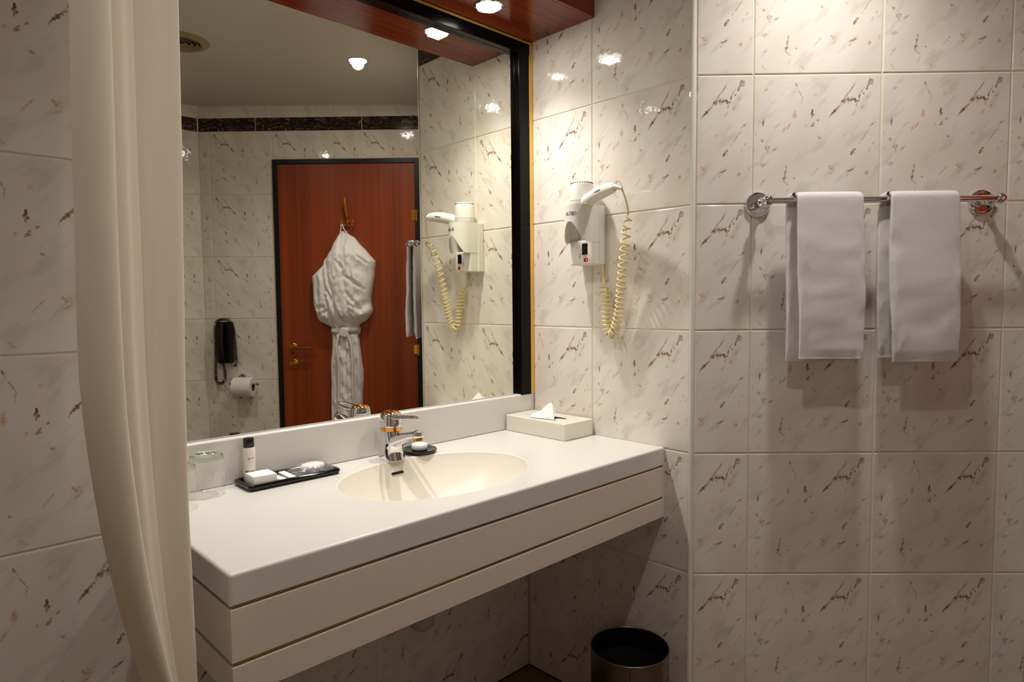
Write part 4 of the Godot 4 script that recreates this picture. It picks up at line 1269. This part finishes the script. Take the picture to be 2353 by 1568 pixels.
func build_robe():
	var tc := 1.2622
	var df := frame(Vector3(-K, 0, K), Vector3(0.648, 0, 1.252))
	# hook
	var hk := thing("coat_hook", "brass triple coat hook on the door", "hook", df * Vector3(tc - 0.740, 1.69, 0.0045), df.basis)
	var b := MB.new()
	b.lathe([Vector2(0.0, 0.0), Vector2(0.016, 0.0), Vector2(0.017, 0.003), Vector2(0.012, 0.008), Vector2(0.009, 0.016), Vector2(0.011, 0.022), Vector2(0.008, 0.03), Vector2(0.0, 0.031)], 24, Transform3D(Basis(Vector3.RIGHT, PI / 2), Vector3(0, -0.004, 0)))
	b.rbox(Vector3(0, 0.006, 0.003), Vector3(0.018, 0.062, 0.006), 0.0025, 2)
	put(hk, "base", b.done(), mat.brass)
	b = MB.new(); b.tube([Vector3(0, 0.0, 0.012), Vector3(0.001, 0.018, 0.026), Vector3(0.003, 0.05, 0.040), Vector3(0.006, 0.085, 0.046), Vector3(0.008, 0.115, 0.050), Vector3(0.008, 0.122, 0.051)], [0.0045, 0.005, 0.0055, 0.0075, 0.0085, 0.006], 12)
	put(hk, "top_prong", b.done(), mat.brass)
	for s in [-1.0, 1.0]:
		b = MB.new(); b.tube([Vector3(0, -0.012, 0.012), Vector3(s * 0.016, -0.02, 0.026), Vector3(s * 0.028, -0.018, 0.034), Vector3(s * 0.032, -0.004, 0.036), Vector3(s * 0.032, 0.006, 0.036)], [0.004, 0.004, 0.004, 0.0045, 0.005], 10)
		put(hk, "side_prong", b.done(), mat.brass)
	# robe: outline [y, t left in the mirror, t right in the mirror] on the door, hung by its loop
	var rob = [[1.640, 0.700, 0.728], [1.625, 0.691, 0.736], [1.605, 0.678, 0.772], [1.570, 0.660, 0.799], [1.536, 0.649, 0.833], [1.513, 0.633, 0.851], [1.478, 0.609, 0.881], [1.457, 0.604, 0.880], [1.432, 0.580, 0.877], [1.398, 0.544, 0.874], [1.340, 0.547, 0.864], [1.282, 0.548, 0.853], [1.252, 0.549, 0.853], [1.222, 0.556, 0.861], [1.201, 0.564, 0.858], [1.178, 0.566, 0.841], [1.159, 0.575, 0.825], [1.143, 0.607, 0.794], [1.127, 0.637, 0.780], [1.089, 0.641, 0.779], [1.061, 0.642, 0.785], [1.015, 0.639, 0.788], [0.921, 0.629, 0.798], [0.886, 0.629, 0.803], [0.827, 0.630, 0.802], [0.780, 0.629, 0.797], [0.709, 0.627, 0.794], [0.614, 0.626, 0.791], [0.50, 0.624, 0.792], [0.42, 0.622, 0.794]]
	var o := thing("bathrobe", "white terry bathrobe hanging on the brass door hook with its belt knotted", "bathrobe", df * Vector3(tc - 0.713, 1.668, 0.0), df.basis)
	var org := Vector3(tc - 0.713, 1.668, 0.0)
	var pts := []
	var ny := 210; var nx := 200
	var creases = [[0.607, 1.457, 0.632, 1.29, 0.020, 0.007], [0.632, 1.29, 0.648, 1.145, 0.022, 0.007], [0.632, 1.34, 0.702, 1.167, 0.017, 0.006], [0.648, 1.31, 0.716, 1.155, 0.010, 0.005], [0.690, 1.478, 0.722, 1.437, 0.012, 0.006], [0.722, 1.437, 0.742, 1.20, 0.009, 0.006], [0.745, 1.306, 0.815, 1.21, 0.024, 0.008], [0.752, 1.25, 0.795, 1.225, 0.015, 0.006], [0.73, 1.40, 0.775, 1.372, 0.011, 0.007], [0.75, 1.38, 0.835, 1.325, 0.010, 0.008], [0.556, 1.222, 0.622, 1.238, 0.014, 0.007], [0.582, 1.185, 0.628, 1.215, 0.015, 0.006], [0.800, 1.50, 0.862, 1.455, 0.008, 0.006], [0.682, 1.05, 0.682, 0.50, 0.012, 0.006], [0.735, 1.0, 0.739, 0.50, 0.014, 0.006], [0.655, 0.95, 0.672, 0.55, 0.010, 0.006], [0.766, 1.03, 0.778, 0.55, 0.012, 0.006]]
	for j in ny + 1:
		var y := lerpf(1.640, 0.42, float(j) / ny)
		var k := 0
		while k < rob.size() - 2 and rob[k + 1][0] > y: k += 1
		var f: float = clampf((rob[k][0] - y) / (rob[k][0] - rob[k + 1][0]), 0, 1)
		var tl: float = lerpf(rob[k][1], rob[k + 1][1], f); var tr: float = lerpf(rob[k][2], rob[k + 1][2], f)
		var row := []
		for i in nx + 1:
			var a := TAU * i / nx
			# u: -1 at the left of the mirror picture, +1 at the right
			var u := -cos(a)
			var front := sin(a) >= 0.0
			var t := (tl + tr) * 0.5 + (tr - tl) * 0.5 * u
			var dz := 0.006
			if front:
				var upper := smoothstep(1.12, 1.22, y)
				var top := smoothstep(1.64, 1.50, y)
				var depth := lerpf(0.050, 0.078 * top + 0.016, upper)
				depth *= lerpf(1.0, 0.62, (1.0 - smoothstep(0.0, 0.03, absf(y - 1.108))))
				dz += depth * pow(sqrt(maxf(0.0, 1.0 - u * u)), 0.55)
				var e := sqrt(maxf(0.0, 1.0 - u * u))
				if upper > 0.02:
					# overlapping lapels: ridges falling from the neck across to the waist
					var x1 := lerpf(0.690, 0.742, smoothstep(1.60, 1.14, y))      # edge of the upper lapel
					var x2 := lerpf(0.640, 0.700, smoothstep(1.50, 1.15, y))
					var x3 := lerpf(0.745, 0.765, smoothstep(1.55, 1.2, y))
					dz += upper * e * (0.012 * (1.0 - smoothstep(0.0, 0.008, t - x1)) * smoothstep(x2 - 0.012, x2, t) + 0.009 * (1.0 - smoothstep(0.0, 0.02, absf(t - x3))))
					dz -= upper * e * 0.016 * exp(-pow((t - x2 + 0.008) / 0.010, 2))
					# sleeves: bulging rolls with slanting folds
					if t > 0.775: dz += upper * e * (0.010 * sin((y * 34.0 + t * 30.0)) * smoothstep(1.5, 1.44, y) + 0.016 * smoothstep(1.33, 1.24, y) * sin((y - 0.55 * t) * 62.0))
					if t < 0.64: dz += upper * e * (0.008 * sin(t * 170.0) * smoothstep(1.42, 1.3, y) + 0.012 * smoothstep(1.26, 1.2, y) * sin((y + 0.6 * t) * 70.0))
				else:
					# skirt: vertical pleats
					dz += e * (0.010 * sin(t * 112.0 + 0.8) + 0.006 * sin(t * 230.0 + y * 3.0) + 0.003 * sin(y * 60.0 + t * 90.0))
				for c in creases:
					var ca := Vector2(c[0], c[1]); var cb := Vector2(c[2], c[3])
					var pq := Vector2(t, y)
					var cd := cb - ca
					var kk := clampf((pq - ca).dot(cd) / cd.length_squared(), 0.0, 1.0)
					var dist := (pq - ca - cd * kk).length()
					if dist < c[5] * 5.0:
						var fade := sin(clampf(kk, 0.08, 0.92) * PI)
						dz -= e * c[4] * pow(fade, 0.5) * (exp(-pow(dist / c[5], 2)) - 0.35 * exp(-pow((dist - c[5] * 2.6) / (c[5] * 1.4), 2)))
				dz += 0.004 * e * noise.get_noise_2d(t * 2600.0, y * 1500.0) * 2.0
			row.append(Vector3(tc - t, y, maxf(dz, 0.006)) - org)
		pts.append(row)
	b = MB.new()
	b.grid(pts, false, true)
	put(o, "gown", b.done(), mat.robe)
	b = MB.new(); b.tube([Vector3(tc - 0.696, 1.632, 0.022) - org, Vector3(tc - 0.705, 1.650, 0.034) - org, Vector3(tc - 0.7085, 1.672, 0.042) - org, Vector3(tc - 0.714, 1.674, 0.042) - org, Vector3(tc - 0.719, 1.652, 0.034) - org, Vector3(tc - 0.730, 1.630, 0.022) - org], Vector2(0.0028, 0.0045), 8)
	put(o, "hanging_loop", b.done(), mat.robe)
	# belt: band, knot, two tails, a loose loop
	b = MB.new()
	var band := []; var band2 := []; var nn := []
	var ring1 := []
	for k in 25:
		var u := -1.0 + 2.0 * k / 24.0
		ring1.append(Vector3(tc - (0.7095 + 0.0705 * u), 1.108 + 0.004 * sin(u * 3.0), 0.012 + 0.050 * sqrt(maxf(0.0, 1.0 - u * u))) - org)
	b.tube(ring1, Vector2(0.007, 0.018), 12)
	var belt := put(o, "belt", b.done(), mat.robe)
	b = MB.new()
	b.xf = Transform3D(Basis(Vector3(0, 0, 1), 0.25), Vector3(tc - 0.717, 1.100, 0.066) - org)
	b.rbox(Vector3.ZERO, Vector3(0.046, 0.052, 0.024), 0.0115, 4)
	put(belt, "knot", b.done(), mat.robe)
	for q in [[0.690, 1.088, 0.676, 0.70, 0.70, 0.68, 0.64], [0.737, 1.090, 0.757, 0.73, 0.764, 0.766, 0.70]]:
		b = MB.new()
		b.tube([Vector3(tc - q[0], q[1], 0.066) - org, Vector3(tc - q[2], 1.03, 0.074) - org, Vector3(tc - (q[2] + q[4]) * 0.5, 0.93, 0.075) - org, Vector3(tc - q[4] * 0.3 - q[2] * 0.7, 0.80, 0.073) - org, Vector3(tc - q[2] * 0.4 - q[5] * 0.6, q[6], 0.070) - org], Vector2(0.005, 0.017) if false else Vector2(0.016, 0.0045), 12)
		put(belt, "tail", b.done(), mat.robe)
	b = MB.new()
	b.tube([Vector3(tc - 0.775, 1.128, 0.02) - org, Vector3(tc - 0.786, 1.132, 0.022) - org, Vector3(tc - 0.793, 1.118, 0.022) - org, Vector3(tc - 0.790, 1.098, 0.022) - org, Vector3(tc - 0.777, 1.082, 0.02) - org], 0.0028, 8)
	put(o, "belt_loop", b.done(), mat.robe)

func build_door_wall_things():
	var tc := 1.2622
	var df := frame(Vector3(-K, 0, K), Vector3(0.648, 0, 1.252))
	# ---- telephone
	var o := thing("wall_telephone", "black wall telephone with coiled cord draped over it", "telephone", df * Vector3(tc - 0.058, 0.93, 0), df.basis)
	var b := MB.new(); b.rbox(Vector3(0.0, 0.118, 0.018), Vector3(0.088, 0.225, 0.036), 0.012, 3)
	put(o, "base", b.done(), mat.black_plastic)
	b = MB.new()
	var hp := [Vector3(0.004, 0.012, 0.048), Vector3(0.004, 0.05, 0.056), Vector3(0.004, 0.118, 0.060), Vector3(0.004, 0.186, 0.056), Vector3(0.004, 0.222, 0.048)]
	b.tube(hp, [Vector2(0.026, 0.014), Vector2(0.023, 0.012), Vector2(0.020, 0.011), Vector2(0.023, 0.012), Vector2(0.026, 0.014)], 18)
	put(o, "handset", b.done(), mat.black_plastic)
	b = MB.new()
	# coil: over the top, down the side and into a hanging loop
	var ctr := [Vector3(-0.052, -0.012, 0.03), Vector3(-0.0585, 0.02, 0.03), Vector3(-0.0565, 0.12, 0.032), Vector3(-0.050, 0.205, 0.034), Vector3(-0.030, 0.238, 0.036), Vector3(0.0, 0.243, 0.036), Vector3(0.030, 0.236, 0.034), Vector3(0.046, 0.21, 0.03), Vector3(0.050, 0.12, 0.03), Vector3(0.052, 0.03, 0.03), Vector3(0.056, -0.05, 0.03), Vector3(0.050, -0.088, 0.03), Vector3(0.034, -0.104, 0.03), Vector3(0.016, -0.098, 0.03), Vector3(0.004, -0.075, 0.03), Vector3(0.006, -0.03, 0.03), Vector3(0.012, 0.012, 0.034)]
	var cv := Curve3D.new()
	for i in ctr.size():
		var tg: Vector3 = (ctr[mini(i + 1, ctr.size() - 1)] - ctr[maxi(i - 1, 0)]) / 6.0
		cv.add_point(ctr[i], -tg, tg)
	var L := cv.get_baked_length()
	var path := []
	var ph := 0.0
	var n := 1500
	for k in n + 1:
		var s := float(k) / n
		var p := cv.sample_baked(L * s, true)
		var t := (cv.sample_baked(minf(L * s + 0.003, L), true) - cv.sample_baked(maxf(L * s - 0.003, 0), true)).normalized()
		var side := t.cross(Vector3(0, 0, 1)).normalized()
		var oth := side.cross(t)
		ph += TAU * (L / n) / 0.0068
		path.append(p + (side * cos(ph) + oth * sin(ph)) * 0.0068)
	b.tube(path, 0.0017, 5)
	put(o, "coiled_cord", b.done(), mat.black_cord)
	# ---- toilet roll on its holder
	o = thing("toilet_roll_holder", "chrome toilet roll holder with ball ends", "holder", df * Vector3(tc - 0.170, 0.826, 0), df.basis)
	b = MB.new(); b.lathe([Vector2(0.0, 0.0), Vector2(0.026, 0.0), Vector2(0.026, 0.005), Vector2(0.02, 0.010), Vector2(0.0, 0.011)], 28, Transform3D(Basis(Vector3.RIGHT, PI / 2), Vector3(0.030, 0.022, 0)))
	put(o, "wall_plate", b.done(), mat.chrome)
	b = MB.new(); b.tube([Vector3(0.030, 0.022, 0.008), Vector3(0.034, 0.030, 0.028), Vector3(0.048, 0.026, 0.050), Vector3(0.062, 0.012, 0.060), Vector3(0.068, 0.0, 0.062)], 0.0045, 10)
	put(o, "arm", b.done(), mat.chrome)
	b = MB.new(); b.tube([Vector3(0.070, 0.0, 0.062), Vector3(-0.070, 0.0, 0.062)], 0.005, 12)
	put(o, "rod", b.done(), mat.chrome)
	for s in [-1.0, 1.0]:
		b = MB.new()
		var sp := []
		for k in 11:
			var a := PI * k / 10.0
			sp.append(Vector2(0.0085 * sin(a), -0.0085 * cos(a)))
		b.lathe(sp, 18, Transform3D(Basis.IDENTITY, Vector3(s * 0.0725, 0, 0.062)))
		put(o, "ball_end", b.done(), mat.brass)
	o = thing("toilet_roll", "white toilet roll on the chrome holder", "toilet roll", df * Vector3(tc - 0.168, 0.8095, 0.062), df.basis)
	b = MB.new()
	b.lathe([Vector2(0.021, -0.051), Vector2(0.050, -0.051), Vector2(0.0515, -0.0495), Vector2(0.0515, 0.0495), Vector2(0.050, 0.051), Vector2(0.021, 0.051)], 48, Transform3D(Basis(Vector3(0, 0, 1), PI / 2), Vector3.ZERO))
	put(o, "paper", b.done(), mat.paper)
	b = MB.new()
	b.lathe([Vector2(0.021, -0.051), Vector2(0.0215, 0.0), Vector2(0.021, 0.051)], 32, Transform3D(Basis(Vector3(0, 0, 1), PI / 2), Vector3.ZERO))
	put(o, "cardboard_core", b.done(), std(Color(0.35, 0.27, 0.19), 0.9))

func build_bin():
	var o := thing("waste_bin", "round perforated steel waste bin under the counter end", "bin", Vector3(-0.118, 0.002, 0.487))
	var hgt := 0.302; var r := 0.106
	var b := MB.new()
	# wall as a mesh with real round holes in staggered rows below a plain collar
	var plain := 0.056
	var nh := 60; var pitch := TAU / nh; var dy := pitch * r * 0.92
	var rows := 7
	var y := hgt
	var hole := 0.0030
	b.lathe([Vector2(r, hgt - plain), Vector2(r, hgt)], 120)
	b.lathe([Vector2(r - 0.0008, hgt - plain), Vector2(r - 0.0008, hgt)], 120)
	for k in rows:
		var y1 := hgt - plain - dy * k; var y0 := y1 - dy
		var yc := (y0 + y1) * 0.5
		var sh := pitch * 0.5 * (k % 2)
		for i in nh:
			var a0 := pitch * i + sh
			var ac := a0 + pitch * 0.5
			var ns := 8
			var pin := []; var pout := []
			for q in ns + 1:
				var t := TAU * q / ns + PI / 8
				var d := Vector2(cos(t), sin(t))
				pin.append(Vector2(ac + d.x * hole / r, yc + d.y * hole))
				var m := 1.0 / maxf(absf(d.x), absf(d.y))
				pout.append(Vector2(ac + d.x * m * pitch * 0.5, yc + d.y * m * dy * 0.5))
			for q in ns:
				var P := []
				for w in [pin[q], pout[q], pout[q + 1], pin[q + 1]]: P.append(Vector3(cos(w.x) * r, w.y, sin(w.x) * r))
				var N := Vector3(cos(ac), 0, sin(ac))
				b.quad(P[0], P[1], P[2], P[3], N)
				# corners of the cell between two outline points on different sides
				var A: Vector2 = pout[q]; var B: Vector2 = pout[q + 1]
				if absf(A.x - B.x) > 1e-6 and absf(A.y - B.y) > 1e-6:
					var cxx: float = A.x if absf(A.x - ac) > absf(B.x - ac) else B.x
					var cyy: float = A.y if absf(A.y - yc) > absf(B.y - yc) else B.y
					b.tri(P[1], Vector3(cos(cxx) * r, cyy, sin(cxx) * r), P[2], N, N, N)
	var yb := hgt - plain - dy * rows
	b.lathe([Vector2(r, 0.0), Vector2(r, yb)], 120)
	b.lathe([Vector2(0.0, 0.003), Vector2(r - 0.001, 0.003)], 60)
	put(o, "drum", b.done(), mat.steel)
	b = MB.new()
	var rim := []
	for k in 72: rim.append(Vector3(cos(TAU * k / 72.0) * r, hgt, sin(TAU * k / 72.0) * r))
	b.tube(rim, 0.0022, 8, true)
	put(o, "rolled_rim", b.done(), mat.steel)
	b = MB.new(); b.rbox(Vector3(0, 0, 0), Vector3(0.0012, hgt - 0.006, 0.0012), 0.0003, 1)
	var sm := put(o, "weld_seam", b.done(), mat.dark_steel)
	sm.position = Vector3(-r * 0.81, hgt * 0.5, r * 0.59)
	b = MB.new(); b.lathe([Vector2(r - 0.004, 0.003), Vector2(r - 0.004, hgt - plain)], 60)
	put(o, "liner", b.done(), mat.dark)
